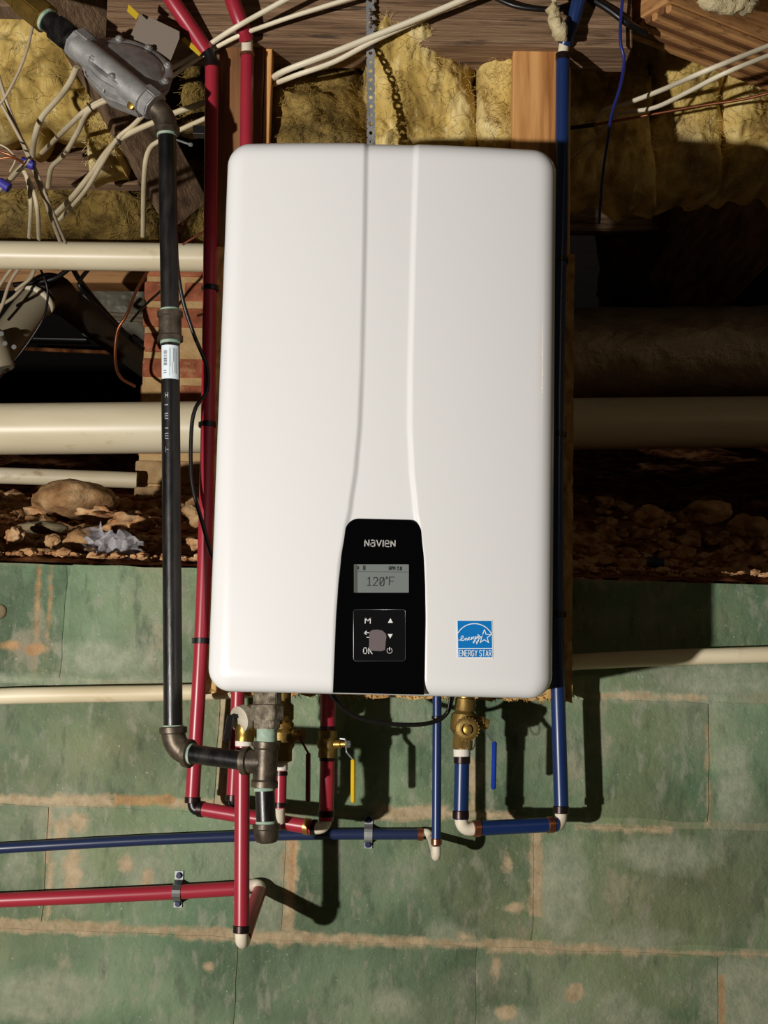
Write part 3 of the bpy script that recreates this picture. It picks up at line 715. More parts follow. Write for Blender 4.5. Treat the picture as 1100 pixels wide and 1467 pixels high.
lump('insulation_batt', 935, 1020, 270, 435, 1.35, FIBREBROWN, 'brown insulation lump in shade against the slanting joist at right', 'insulation', 15, T=.1, amp=.1, fq=6, nu=40, nv=40, group=G, fuzz=420)
def wool(name, label, pts, r, m, seed):
    bm = NB(); tube(bm, pts, r, 14, 8)
    for v in bm.verts:
        q = v.co * 110 + Vector((seed, 0, 0)); v.co += Vector((noise.noise(q), noise.noise(q + Vector((5, 0, 0))), noise.noise(q + Vector((0, 5, 0))))) * .006
    return tag(link(name, bm, m), label, 'insulation')
wool('insulation_wisp', 'fluffy insulation wisp hanging beside the top of the blue pipe', [P(794, -20, -.13), P(792, 15, -.13), P(800, 40, -.13), P(806, 60, -.13)], [.005] * 7 + [.009] * 6 + [.012] * 8 + [.008] * 3 + [.002], WISP, 3)

wool('insulation_wisp', 'small cream insulation tuft stuck on the laminated beam at the top border', [P(1000, -14, -.16), P(1018, 4, -.17), P(1045, 6, -.16), P(1070, 4, -.15), P(1092, -12, -.14)], [.004] * 5 + [.012] * 8 + [.015] * 12 + [.012] * 4 + [.006] * 4, WISP, 8)
# perforated hanger strap
t = thing('perforated_strap', 'grey perforated steel strap hanging down over the girder to the heater', 'strap', P(531, 10, -.1))
bm = NB(); s0, s1 = P(530, -30, -.092), P(532, 300, -.092); wd = .0066; N_ = 26
for k in range(N_):
    # each cell: square ring round a hole
    a_, b_ = s0.lerp(s1, k / N_), s0.lerp(s1, (k + 1) / N_); c_ = (a_ + b_) / 2; hh = (a_ - b_).z / 2
    outer = []
    for q in range(16):
        th = 2 * math.pi * q / 16 + math.pi / 16; ct, st = math.cos(th), math.sin(th); m_ = max(abs(ct), abs(st))
        outer.append((ct / m_, st / m_, ct, st))
    for yy in (0, .0012):
        vo = [bm.verts.new((c_.x + ox * wd, -.0925 + yy, c_.z + oz * hh)) for ox, oz, _, _ in outer]
        rh = .0031 if k % 3 else .0022
        vi = [bm.verts.new((c_.x + ix * rh, -.0925 + yy, c_.z + iz * rh)) for _, _, ix, iz in outer]
        for q in range(16): bm.faces.new((vo[q], vo[(q + 1) % 16], vi[(q + 1) % 16], vi[q]))
link('strap_band', bm, GALV, t, smooth=False)
for (u, v) in ((531, 19), (531, 32)):
    bm = NB(); cyl(bm, P(u, v, -.092), P(u, v, -.098), .0038, 12); link('nail_head', bm, FITTING, t, angle=40)

# ================================================================ WATER HEATER
HZ0 = P(560, 996, -.41).z; HZ1 = P(562, 200, -.41).z; HW = .2195; HC = .0
RC = .030
def lerp_tab(tab, v):
    if v <= tab[0][0]: return tab[0][1]
    for (a, fa), (b, fb) in zip(tab, tab[1:]):
        if v <= b:
            t = (v - a) / (b - a); t = t * t * (3 - 2 * t) * .5 + t * .5; return fa + (fb - fa) * t
    return tab[-1][1]
HT = HZ1 - HZ0
CH = [(0, .0605), (.09, .0600), (.16, .0570), (.205, .0510), (.235, .0455), (.29, .0395), (.345, .0362), (.42, .0352), (.55, .0356), (HT, .0372)]
def chw(z): return lerp_tab(CH, z - HZ0)
def sstep(t): t = min(1, max(0, t)); return t * t * (3 - 2 * t)
CX = -.0015
STW = .0085
def yfront(x, z):
    zc = (HZ0 + HZ1) / 2; hh = HT / 2
    qx = abs(x) - (HW - RC); qz = abs(z - zc) - (hh - RC)
    d = -(math.hypot(max(qx, 0), max(qz, 0)) + min(max(qx, qz), 0) - RC)
    Re = .024; q = min(max(d, 0), Re); e = (Re - math.sqrt(max(0, Re * Re - (Re - q) ** 2))) * .85
    c = chw(z); rec = sstep((c - abs(x - CX)) / STW)
    return -.413 + .015 * (x / .22) ** 2 + e + .0034 * rec
def heater_front():
    bm = NB(); zc = (HZ0 + HZ1) / 2; hh = HT / 2; rows_ = []
    ts = [0, .002, .006, .012, .02, .03, .045, .065, .09, .12, .16, .2, .25, .32, .4, .5]
    m = [t * .024 / .12 if t <= .12 else None for t in ts]
    zs = []
    e = [0, .0003, .001, .002, .0035, .0055, .008, .011, .0145, .0185, .024, .03, .04]
    zs = [HZ0 + q for q in e]; nmid = 70
    zs += [HZ0 + .04 + (HT - .08) * k / nmid for k in range(1, nmid)]
    zs += [HZ1 - q for q in e[::-1]]
    for z in zs:
        dz = min(z - HZ0, HZ1 - z)
        hw = HW if dz >= RC else HW - RC + math.sqrt(max(0, RC ** 2 - (RC - dz) ** 2))
        c = chw(z)
        ee = [0, .0003, .001, .002, .0035, .0055, .008, .011, .0145, .0185, .024, .03]
        half = lambda s: [s * (hw - q) for q in ee]
        left = half(-1); last = left[-1]; step0 = CX - c - .001
        left += [last + (step0 - last) * k / 12 for k in range(1, 13)]
        left += [step0 + (STW + .002) * k / 8 for k in range(1, 9)]
        right = half(1); last = right[-1]; s1_ = CX + c + .001
        right += [last + (s1_ - last) * k / 12 for k in range(1, 13)]
        right += [s1_ - (STW + .002) * k / 8 for k in range(1, 9)]
        a_, b_ = left[-1], right[-1]
        xs_ = left + [a_ + (b_ - a_) * k / 10 for k in range(1, 10)] + right[::-1]
        rows_.append([bm.verts.new((HC + x, yfront(x, z), z)) for x in xs_])
    for A_, B_ in zip(rows_, rows_[1:]):
        for i in range(len(A_) - 1): bm.faces.new((A_[i], A_[i + 1], B_[i + 1], B_[i]))
    loop = rows_[0] + [r_[-1] for r_ in rows_[1:]] + rows_[-1][::-1][1:] + [r_[0] for r_ in rows_[::-1][1:-1]]
    n = len(loop); prev = loop
    for yy in (-.372, -.345):
        nxt = [bm.verts.new((v.co.x, max(yy, v.co.y + .001), v.co.z)) for v in loop]
        for k in range(n): bm.faces.new((prev[k], prev[(k + 1) % n], nxt[(k + 1) % n], nxt[k]))
        prev = nxt
    bm.faces.new(prev)
    bmesh.ops.remove_doubles(bm, verts=bm.verts, dist=1e-6)
    return bm
heater = thing('water_heater', 'white wall-hung tankless water heater with black control panel in the centre', 'water heater', (0, -.11, HZ0))
link('front_cover', heater_front(), ENAMEL, heater, smooth=True, angle=70)
bm = NB(); box(bm, (-HW + .004, -.3455, HZ0 + .004), (HW - .004, -.11, HZ1 - .004), bev=.012); link('casing', bm, CASE, heater, angle=40)
bm = NB(); box(bm, (-.15, -.112, HZ1 - .09), (.15, -.0745, HZ1 - .03), bev=.002); link('wall_bracket', bm, ZINC, heater, smooth=False)
bm = NB(); box(bm, (-.15, -.112, HZ0 + .04), (.15, -.0745, HZ0 + .08), bev=.002); link('wall_bracket', bm, ZINC, heater, smooth=False)
# stubs the fittings screw on to
def hp(u, v): # point on the cover's face
    p = P(u, v, -.41); return p
# ---- control panel
pz0, pz1 = HZ0 + .0015, P(550, 744, -.41).z
PCX = P(543.5, 930, -.41).x
def phw(z):
    t = pz1 - z
    base = lerp_tab([(0, .0466), (.02, .0492), (.05, .0528), (.09, .0554), (.13, .0567), (.25, .0574)], t)
    rc = .014
    if t < rc: base -= rc - math.sqrt(max(0, rc * rc - (rc - t) ** 2))
    return base
bm = NB(); lf, rt = [], []
zz = [pz0 + (pz1 - .014 - pz0) * k / 30 for k in range(31)] + [pz1 - .014 + .014 * math.sin(k / 9 * math.pi / 2) for k in range(1, 10)]
cxs = lambda z: PCX + (z - pz0) * .008
PY = -.4122
ring = [Vector((cxs(z) + phw(z), PY, z)) for z in zz] + [Vector((cxs(z) - phw(z), PY, z)) for z in zz[::-1]]
cpt = sum(ring, Vector()) / len(ring)
v0 = [bm.verts.new(Vector((p.x, PY + .005, p.z))) for p in ring]
v1 = [bm.verts.new(Vector((p.x, PY + .0008, p.z))) for p in ring]
v2 = [bm.verts.new(p + (cpt - p).normalized() * .0008) for p in ring]
for A_, B_ in ((v0, v1), (v1, v2)):
    for k in range(len(ring)): bm.faces.new((A_[k], A_[(k + 1) % len(ring)], B_[(k + 1) % len(ring)], B_[k]))
bm.faces.new(v2)
panel = link('control_panel', bm, BLACKGLOSS, heater, smooth=True, angle=30)
def rrect(u0, v0_, u1, v1_, y, r=.0015, th=.0006):
    a_, b_ = P(u0, v0_, y), P(u1, v1_, y); c_, d_ = P(u1, v0_, y), P(u0, v1_, y); bm = NB(); pts = []
    for cpt_, nx_, pv in ((a_, c_, d_), (c_, b_, a_), (b_, d_, c_), (d_, a_, b_)):
        e1 = (pv - cpt_).normalized() * r; e2 = (nx_ - cpt_).normalized() * r
        for k in range(5):
            t_ = k / 4; pts.append((1 - t_) ** 2 * (cpt_ + e1) + 2 * t_ * (1 - t_) * cpt_ + t_ ** 2 * (cpt_ + e2))
    prism(bm, pts, (0, th, 0)); return bm
lcd = link('display', rrect(507, 808.5, 585.5, 849, PY - .0006, .001), LCD, panel, smooth=False, label='grey liquid crystal display reading 120°F')
# strokes
GL = {'N': [[(0, 0), (0, 1), (.6, 0), (.6, 1)]], 'V': [[(0, 1), (.33, 0), (.66, 1)]], 'I': [[(0, 0), (0, 1)]], 'E': [[(.55, 1), (0, 1), (0, 0), (.55, 0)], [(0, .5), (.5, .5)]],
      'R': [[(0, 0), (0, 1), (.4, 1), (.55, .88), (.55, .65), (.4, .5), (0, .5)], [(.3, .5), (.58, 0)]], 'G': [[(.58, .82), (.42, 1), (.15, 1), (0, .8), (0, .2), (.15, 0), (.45, 0), (.58, .18), (.58, .48), (.34, .48)]],
      'Y': [[(0, 1), (.3, .5), (.6, 1)], [(.3, .5), (.3, 0)]], 'S': [[(.52, .85), (.4, 1), (.12, 1), (0, .85), (0, .65), (.12, .53), (.4, .47), (.54, .33), (.54, .15), (.4, 0), (.12, 0), (0, .15)]],
      'T': [[(0, 1), (.6, 1)], [(.3, 1), (.3, 0)]], 'A': [[(0, 0), (.3, 1), (.6, 0)], [(.1, .35), (.5, .35)]], 'M': [[(0, 0), (0, 1), (.33, .45), (.66, 1), (.66, 0)]],
      'O': [[(.12, 0), (0, .18), (0, .82), (.12, 1), (.42, 1), (.54, .82), (.54, .18), (.42, 0), (.12, 0)]], 'K': [[(0, 0), (0, 1)], [(.52, 1), (0, .42)], [(.16, .58), (.54, 0)]],
      'P': [[(0, 0), (0, 1), (.4, 1), (.55, .85), (.55, .6), (.4, .47), (0, .47)]], 'F': [[(.55, 1), (0, 1), (0, 0)], [(0, .5), (.45, .5)]],
      '1': [[(.08, .8), (.3, 1), (.3, 0)], [(.05, 0), (.55, 0)]], '2': [[(0, .8), (.12, 1), (.42, 1), (.54, .82), (.54, .65), (0, 0), (.56, 0)]],
      '0': [[(.12, 0), (0, .18), (0, .82), (.12, 1), (.42, 1), (.54, .82), (.54, .18), (.42, 0), (.12, 0)], [(.06, .15), (.48, .85)]],
      'o': [[(.05, .75), (.05, .95), (.25, .95), (.25, .75), (.05, .75)]], '.': [[(.1, 0), (.1, .08)]],
      'a': [[(.06, .70), (.46, .70), (.58, .58), (.58, 0), (.12, 0), (0, .1), (0, .3), (.12, .40), (.58, .40)]],
      'e': [[(.56, 0), (.14, 0), (0, .14), (0, .56), (.14, .70), (.44, .70), (.58, .56), (.58, .34), (0, .34)]],
      'i': [[(0, 0), (0, .7)]], 'n': [[(0, 0), (0, .70), (.44, .70), (.58, .56), (.58, 0)]], 'v': [[(0, .72), (.3, 0), (.6, .72)]], 'm': [[(0, 0), (0, .72), (.6, 0), (.6, .72)]]}
GL['@'] = [[(x_, y_ * 1.42) for x_, y_ in l] for l in GL['a']]; GL['&'] = [[(x_, y_ * 1.42) for x_, y_ in l] for l in GL['e']]
def stroke(bm, pts, wd, y, closed=False):
    """flat ink line through points on the plane of depth y"""
    pts = [Vector((p[0], y, p[1])) for p in pts]
    if closed: pts = pts + [pts[0]]
    for a_, b_ in zip(pts, pts[1:]):
        d = (b_ - a_)
        if d.length < 1e-7: continue
        d.normalize(); n = Vector((-d.z, 0, d.x)) * wd / 2; e = d * wd * .35
        bm.faces.new([bm.verts.new(q) for q in (a_ - e - n, b_ + e - n, b_ + e + n, a_ - e + n)])
def write(bm, s, u, v, hpx, wpx, inkpx, y, adv=.82, slant=0):
    """s set with its lower left corner at pixel (u, v) on depth y"""
    o_ = P(u, v, y); k = (2.2 + y) / FPX; h = hpx * k; wd_ = wpx * k; x = 0
    tot = 0
    ux = (P(u + 50, v, y) - o_); ux = Vector((math.cos(.0), 0, .0)); 
    for ch in s:
        if ch == ' ': x += .55; continue
        wch = max(q[0] for l in GL[ch] for q in l)
        for l in GL[ch]:
            stroke(bm, [(o_.x + (x + q[0] + slant * q[1]) * wd_, o_.z + q[1] * h) for q in l], inkpx * k, y)
        x += wch + .3
    return x * wd_
bm = NB(); write(bm, 'N@VI&N', 522.5, 782.3, 8.8, 9.6, 1.45, PY - .0004)
bm2 = link('brand_lettering', bm, SILVERINK, panel, smooth=False)
bm = NB(); write(bm, '120', 525.5, 838.5, 11.5, 10.8, 1.2, PY - .0011); write(bm, 'o', 552.2, 837.5, 11.5, 9, 1.0, PY - .0011); write(bm, 'F', 557.5, 838.2, 11.5, 12.5, 1.2, PY - .0011)
a_, b_ = P(512, 818.8, PY - .0011), P(584, 819.5, PY - .0011); stroke(bm, [(a_.x, a_.z), (b_.x, b_.z)], .0005, PY - .0011)
write(bm, 'GPM 2.0', 557, 816.3, 4.6, 3.6, .9, PY - .0011)
a_ = P(521.5, 813.5, PY - .0011); stroke(bm, [(a_.x, a_.z + .0018), (a_.x, a_.z - .0020)], .0030, PY - .0011)
a_ = P(513, 813.5, PY - .0011); stroke(bm, [(a_.x, a_.z + .0014), (a_.x, a_.z - .0014)], .0018, PY - .0011)
link('reading', bm, LCDINK, lcd, smooth=False)
link('display_margin', rrect(507.3, 809, 511.5, 849, PY - .0010, .0002, .0003), LCDSIDE, lcd, smooth=False, label='dark left margin of the display')
key = link('keypad', rrect(506.3, 873, 580.6, 947, PY - .0015, .0035, .0016), KEYGLASS, panel, smooth=True, angle=30, label='glossy square touch keypad with six white symbols')
bm = NB(); q_ = [P(u, v, PY - .0014) for u, v in ((508, 873.5), (579, 873.5), (580.5, 876), (580.6, 944), (578.5, 947), (508.5, 947), (506.2, 944.5), (506.2, 876), (508, 873.5))]
tube(bm, q_, .00022, 6); link('keypad_glint', bm, ZINC, key, label='edge highlight of the keypad drawn as a thin bright line')  # highlight along the keypad outline, added as a bright line
bm = NB(); ky = PY - .0017
write(bm, 'M', 523, 892.8, 7.2, 11, 1.2, ky)
write(bm, 'OK', 520.5, 936.2, 8, 9, 1.2, ky)
def px(u, v): p = P(u, v, ky); return (p.x, p.z)
stroke(bm, [px(522.5, 906.5), px(529, 906.5), px(531.5, 908.5), px(531.5, 911), px(529, 913), px(525.5, 913)], .0010, ky)
stroke(bm, [px(524.8, 904), px(521.8, 906.8), px(524.8, 909)], .0010, ky)
for tri in ([(555.5, 892.3), (562.8, 892.3), (559.2, 885.6)], [(555.2, 908.2), (562.5, 908.2), (558.8, 914.8)]):
    bm.faces.new([bm.verts.new(Vector((px(*q)[0], ky, px(*q)[1]))) for q in tri])
c_ = P(558, 932.2, ky)
arc = [(c_.x + .0032 * math.sin(th), c_.z + .0032 * math.cos(th)) for th in [.65 + (2 * math.pi - 1.3) * k / 14 for k in range(15)]]
stroke(bm, arc, .0009, ky); stroke(bm, [(c_.x, c_.z + .0040), (c_.x, c_.z + .0005)], .0010, ky)
link('key_symbols', bm, WHITEINK, key, smooth=False)
bm = NB(); sm = [(530.5, 904), (535, 902.3), (541, 902.0), (548, 903.5), (552.5, 908), (553.5, 912), (552.5, 919), (552, 926), (551.5, 931), (546, 933), (538, 932.6), (531, 932), (528.3, 929), (528.8, 920), (528.5, 912), (529.3, 907)]
prism(bm, [P(u, v, ky - .0002) for u, v in sm], (0, .0001, 0)); link('smear', bm, SMEAR, key, smooth=False, label='dull greyish pink smear over the keypad')

# ---- energy label on the cover
ly = yfront(P(680, 915, -.41).x, P(680, 915, -.41).z)
slope = .030 * .12 / .22 / .22 * 1.0
def lp(u, v, o_=0.):
    p = P(u, v, -.408); y = yfront(p.x, p.z) - .0005 - o_; return Vector((p.x, y, p.z))
lab = link('efficiency_label', prism(NB(), [lp(653.6, 888.4), lp(705.4, 888.2), lp(706.4, 943.0), lp(654.8, 942.6)], (0, .0004, 0)), LABELW, heater, smooth=False,
           label='small square blue and white ENERGY STAR sticker')
link('label_field', prism(NB(), [lp(655.2, 889.6, .0002), lp(704.0, 889.6, .0002), lp(704.8, 928.4, .0002), lp(656.0, 928.6, .0002)], (0, .0002, 0)), STARBLUE, lab, smooth=False)
link('label_field', prism(NB(), [lp(656.0, 930.0, .0002), lp(704.9, 929.8, .0002), lp(705.2, 941.4, .0002), lp(656.4, 941.4, .0002)], (0, .0002, 0)), STARBLUE, lab, smooth=False)
bm = NB(); yy = 0
def ls(pts, wpx):
    k = 1.79 / FPX
    q = [lp(u, v, .0006) for u, v in pts]
    for a_, b_ in zip(q, q[1:]):
        d = b_ - a_
        if d.length < 1e-7: continue
        d.normalize(); n = Vector((-d.z, 0, d.x)).normalized() * wpx * k / 2; e = d * wpx * k * .3
        bm.faces.new([bm.verts.new(w_) for w_ in (a_ - e - n, b_ + e - n, b_ + e + n, a_ - e + n)])
# arc
ls([(679.5 + 27.5 * math.sin(th), 920.5 - 27.0 * math.cos(th)) for th in [-1.12 + 2.24 * k / 20 for k in range(21)]], 1.3)
st = []
for k in range(11):
    rad = 10.2 if k % 2 == 0 else 4.2; th = math.pi * k / 5; st.append((693.8 + rad * math.sin(th), 912.2 - rad * math.cos(th)))
ls(st[0:9] + [], 1.2); ls(st[9:11], 1.2)
# running script word
scr = [(656.5, 917.2), (659.5, 917), (663, 914), (663.5, 911.5), (661.5, 911.3), (660, 914), (660.5, 917.5), (663.5, 917.8), (666, 914.5), (666.2, 917.5), (668, 914.2), (669, 914.6), (669, 917.4),
       (672, 914.5), (672.4, 913), (671, 913.4), (671, 916.8), (673.5, 916.5), (675.5, 912.8), (675.2, 916.5), (677, 912.8), (679.5, 912.2), (678, 912.6), (677.6, 915.6), (680, 915), (681.4, 911.6),
       (680.5, 918), (678, 921.5), (677.5, 919.5), (682, 915), (683.4, 911.4), (683.4, 914.5), (686.2, 910.6), (685.2, 918.5), (682.6, 922.6), (682.2, 920), (687, 914.5), (691, 911)]
ls(scr, .95)
k = 1.79 / FPX; x = 657.6
for ch in 'ENERGY STAR':
    if ch == ' ': x += 2.0; continue
    for l in GL[ch]: ls([(x + q[0] * 5.2, 940.0 - q[1] * 8.4) for q in l], .95)
    x += max(q[0] for l in GL[ch] for q in l) * 5.2 + 1.55
link('label_print', bm, LABELW, lab, smooth=False)

# ================================================================ GAS LINE
YG = -.19
gas = thing('gas_pipe', 'black iron gas pipe running down left of the heater and into its underside', 'pipe', P(248, 1060, YG))
rg = .0134
g0, g1, g2, g3 = P(239, 178, YG), P(243.5, 450, YG), P(243.8, 486, YG), P(248, 1046, YG)
bm = NB(); tube(bm, [g0, g1], rg, 28); link('pipe', bm, IRON, gas, angle=50)
bm = NB(); tube(bm, [g2, g3], rg, 28); link('pipe', bm, IRON, gas, angle=50)
def banded(bm, p0, p1, r, rb, wb=.18):
    return lathe(bm, p0, p1, [(0, r * .9), (.0, rb), (wb, rb), (wb + .04, r), (1 - wb - .04, r), (1 - wb, rb), (1, rb), (1, r * .9)], 28)
bm = NB(); banded(bm, P(243.4, 447, YG), P(243.8, 489, YG), .0166, .0188, .16); link('coupling', bm, FITTING, gas, angle=35)
def sealant(p0, p1, r):
    bm = NB(); cyl(bm, p0, p1, r, 28); link('thread_sealant', bm, SEAL, gas, angle=40)
for (a_, b_) in (((243.3, 443), (243.4, 448)), ((243.8, 488), (243.9, 493)), ((248, 1039), (248, 1043)), ((239, 191), (239, 195.5))): sealant(P(a_[0], a_[1], YG), P(b_[0], b_[1], YG), rg + .0012)
# lower elbow
YT = -.245
n0, n1 = P(268, 1079, -.197), P(352, 1090.5, -.235)
bm = NB(); ep = elbow_pts(P(248, 1048, YG), P(249.5, 1074, YG), P(271, 1079.5, -.196), 10)
tube(bm, ep, .0168, 28)
lathe(bm, P(248, 1041, YG), P(248.3, 1052, YG), [(0, .0175), (.1, .0195), (.8, .0195), (1, .016)], 28)
dn = (n1 - n0).normalized(); pe = P(271, 1079.5, -.196)
lathe(bm, pe - dn * .006, pe + dn * .004, [(0, .016), (.15, .0200), (.85, .0200), (1, .0175)], 28)
link('elbow', bm, FITTING, gas, angle=40)
bm = NB(); tube(bm, [n0 + dn * .004, n1], rg * .98, 28); link('nipple', bm, IRON, gas, angle=50)
sealant(n0 + dn * .004, n0 + dn * .010, rg + .0012); sealant(n1 - dn * .005, n1 + dn * .001, rg + .0008)
# tee
tt, tb, tc = P(382, 1063, YT), P(378.5, 1128, YT), P(380.5, 1092, YT)
bm = NB(); banded(bm, tt, tb, .0165, .0185, .13)
tl = n1 + dn * -.004
lathe(bm, tl, tc, [(0, .0165), (0, .0190), (.25, .0190), (.30, .0162), (1, .0160)], 28)
link('tee', bm, FITTING, gas, angle=35)
bm = NB(); tube(bm, [P(379, 1126, YT), P(381.5, 1186, YT)], rg, 28); link('drip_leg', bm, IRON, gas, angle=50)
sealant(P(379, 1128, YT), P(379.2, 1133, YT), rg + .0012); sealant(P(381.3, 1176, YT), P(381.5, 1184, YT), rg + .0012)
bm = NB(); lathe(bm, P(381.6, 1180, YT), P(382, 1208, YT), [(0, .015), (.02, .0188), (.25, .0188), (.32, .0172), (.75, .0165), (.93, .0135), (1, .009)], 28); link('cap', bm, FITTING, gas, angle=35)
bm = NB(); tube(bm, [P(382.5, 1038, YT), P(382.2, 1066, YT)], .0140, 28); link('thread_sealant', bm, SEAL, gas, angle=40)
def hexn(bm, p0, p1, r, twist=0., bev=.0012, n=6):
    p0 = Vector(p0); p1 = Vector(p1); x_, y_, d_ = frame(p1 - p0); pts = []
    for k in range(n):
        th = 2 * math.pi * k / n + twist; pts.append(p0 + x_ * math.cos(th) * r + y_ * math.sin(th) * r)
    b2 = NB(); prism(b2, pts, p1 - p0); bmesh.ops.bevel(b2, geom=b2.edges[:], offset=bev, segments=2, affect='EDGES'); merge(bm, b2); return bm
bm = NB(); hexn(bm, P(383, 990, YT), P(383, 1010, YT), .0200, .35, n=6); hexn(bm, P(383, 1010, YT), P(382.6, 1032, YT), .0246, .35, n=8)
hexn(bm, P(382.6, 1031, YT), P(382.4, 1044, YT), .0192, .3, n=8); link('union', bm, UNIONM, gas, smooth=True, angle=30)
bm = NB(); cyl(bm, P(383, 980, YT), P(383, 992, YT), .017, 24); link('inlet_stub', bm, ZINC, gas, angle=40)
# paper product label wrapped on pipe
def wrap(bm, c0, c1, r, a0, a1, t0, t1, n=8):
    """patch on a near vertical pipe: angles from the camera-facing direction (-y), t along c0..c1"""
    A_, B_ = Vector(c0).lerp(Vector(c1), t0), Vector(c0).lerp(Vector(c1), t1); ra, rb = [], []
    for k in range(n + 1):
        th = a0 + (a1 - a0) * k / n; o_ = Vector((math.sin(th), -math.cos(th), 0)) * r
        ra.append(bm.verts.new(A_ + o_)); rb.append(bm.verts.new(B_ + o_))
    for k in range(n): bm.faces.new((ra[k], ra[k + 1], rb[k + 1], rb[k]))
L0, L1 = P(244.1, 497, YG), P(244.4, 545, YG)
bm = NB(); wrap(bm, L0, L1, rg + .0004, -1.05, 1.15, 0, 1, 16); plab = link('paper_label', bm, LABELW, gas, label='white paper label with a bar code')
bm = NB(); t_ = .16
while t_ < .60:
    wdt = R.choice([.008, .012, .02]); wrap(bm, L0, L1, rg + .0007, -.62, -.22, t_, t_ + wdt, 4); t_ += wdt + R.choice([.010, .018])
for (aa, ab, ta, tb_) in ((.02, .06, .1, .9), (.12, .16, .1, .62), (.42, .5, .1, .5), (.56, .62, .08, .8), (.30, .34, .5, .85), (-.62, -.3, .75, .78), (-.62, -.3, .82, .84), (.7, .78, .12, .86)):
    k = ta
    while k < tb_: wrap(bm, L0, L1, rg + .0007, aa, ab, k, k + .02, 2); k += .034
link('label_print', bm, LCDINK, plab)
bm = NB(); L0, L1 = P(244.5, 560, YG), P(245.5, 655, YG)
for s_, t0 in (('H', .05), ('I', .2), ('E', .36), ('I', .55), ('E', .66), ('T', .86)):
    segs = {'H': [(-.5, -.44, 0, .08), (-.2, -.14, 0, .08), (-.5, -.14, .035, .05)], 'I': [(-.55, -.15, .03, .045)], 'E': [(-.55, -.5, 0, .09), (-.55, -.15, 0, .015), (-.55, -.15, .038, .05), (-.55, -.15, .078, .09)],
            'T': [(-.5, -.15, .04, .05), (-.5, -.45, 0, .09)]}[s_]
    for a0, a1, ta, tb_ in segs: wrap(bm, L0, L1, rg + .0003, a0, a1, t0 + ta, t0 + tb_, 3)
link('stencil_marks', bm, GALV, gas, label='faint white stencilled marks')
# upper elbow
bm = NB(); tube(bm, elbow_pts(P(239, 187, YG), P(238, 166, YG), P(221, 153, YG), 8), .0165, 28)
lathe(bm, P(239, 192, YG), P(239, 182, YG), [(0, .0165), (.05, .0192), (.8, .0192), (1, .0165)], 28)
link('elbow', bm, FITTING, gas, angle=40)

# ---- regulator (cast aluminium, slanting)
reg = thing('gas_regulator', 'cast aluminium gas regulator with round diaphragm cover, slanting in the upper left corner', 'regulator', P(160, 105, YG))
RA, RB = P(106, 60, -.165), P(226, 158, YG)
ax = (RB - RA).normalized(); up2 = Vector((-ax.z, 0, ax.x)).normalized()      # up-right perpendicular in the picture plane
if up2.z < 0: up2 = -up2
fw = ax.cross(up2).normalized()
if fw.y > 0: fw = -fw                                                        # towards the camera
Lr = (RB - RA).length
def rg_pt(a, u, f): return RA + ax * a * Lr + up2 * u + fw * f
bm = NB(); tube(bm, [rg_pt(.10, -.004, .014), rg_pt(.90, -.004, .014)], .0200, 24); link('body', bm, ALU, reg, angle=50)
for (a0, a1, r_) in ((.04, .20, .0255), (.84, .99, .0235)):
    bm = NB(); hexn(bm, rg_pt(a0, 0, .008), rg_pt(a1, 0, .008), r_, .4, .002, 8); link('end_boss', bm, ALU, reg, smooth=True, angle=30)
bm = NB(); b2 = [rg_pt(.12, -.012, .008), rg_pt(.35, -.033, .014), rg_pt(.62, -.038, .014), rg_pt(.88, -.022, .010), rg_pt(.86, .0, .006), rg_pt(.15, .0, .006)]
prism(bm, b2, -fw * .030); bmesh.ops.bevel(bm, geom=bm.edges[:], offset=.002, segments=2, affect='EDGES'); link('side_web', bm, ALU, reg, smooth=True, angle=30)
# round cover: axis tilted so that it shows as an ellipse above the body
tl_ = math.radians(40)
dn_ = (fw * math.cos(tl_) + up2 * math.sin(tl_) * 1).normalized()     # cover normal
cx = rg_pt(.50, .025, -.012)
dc = bmesh.new(); lathe(dc, cx - dn_ * .012, cx + dn_ * .014, [(0, .062), (.05, .066), (.42, .066), (.45, .063), (.55, .063), (.58, .066), (.78, .066), (.82, .063), (.84, .055), (.80, .052), (.90, .048), (1, .040)], 56)
cov = link('diaphragm_cover', dc, ALU, reg, angle=35)
xx, yy2, _ = frame(dn_)
for k in range(8):
    th = 2 * math.pi * k / 8 + .2; p_ = cx + (xx * math.cos(th) + yy2 * math.sin(th)) * .0595
    bm = NB(); cyl(bm, p_ + dn_ * .006, p_ + dn_ * .013, .0062, 14); cyl(bm, p_ + dn_ * .012, p_ + dn_ * .0155, .0035, 10); link('cover_screw', bm, ALU, cov, angle=40)
bm = NB(); cyl(bm, rg_pt(.86, -.022, .014), rg_pt(.86, -.025, .022), .006, 14); link('vent_plug', bm, BRASS, reg, angle=40)
bm = NB(); rr_ = rg_pt(.36, -.024, .0150)
for q in range(16):
    t0, t1 = 2 * math.pi * q / 16, 2 * math.pi * (q + 1) / 16
    tube(bm, [rr_ + (ax * math.cos(t0) + up2 * math.sin(t0)) * .0085, rr_ + (ax * math.cos(t1) + up2 * math.sin(t1)) * .0085], .0008, 6)
tube(bm, [rg_pt(.48, -.033, .0155), rg_pt(.53, -.021, .0155), rg_pt(.58, -.035, .0155)], .0008, 6)
link('cast_mark', bm, ALU, reg)
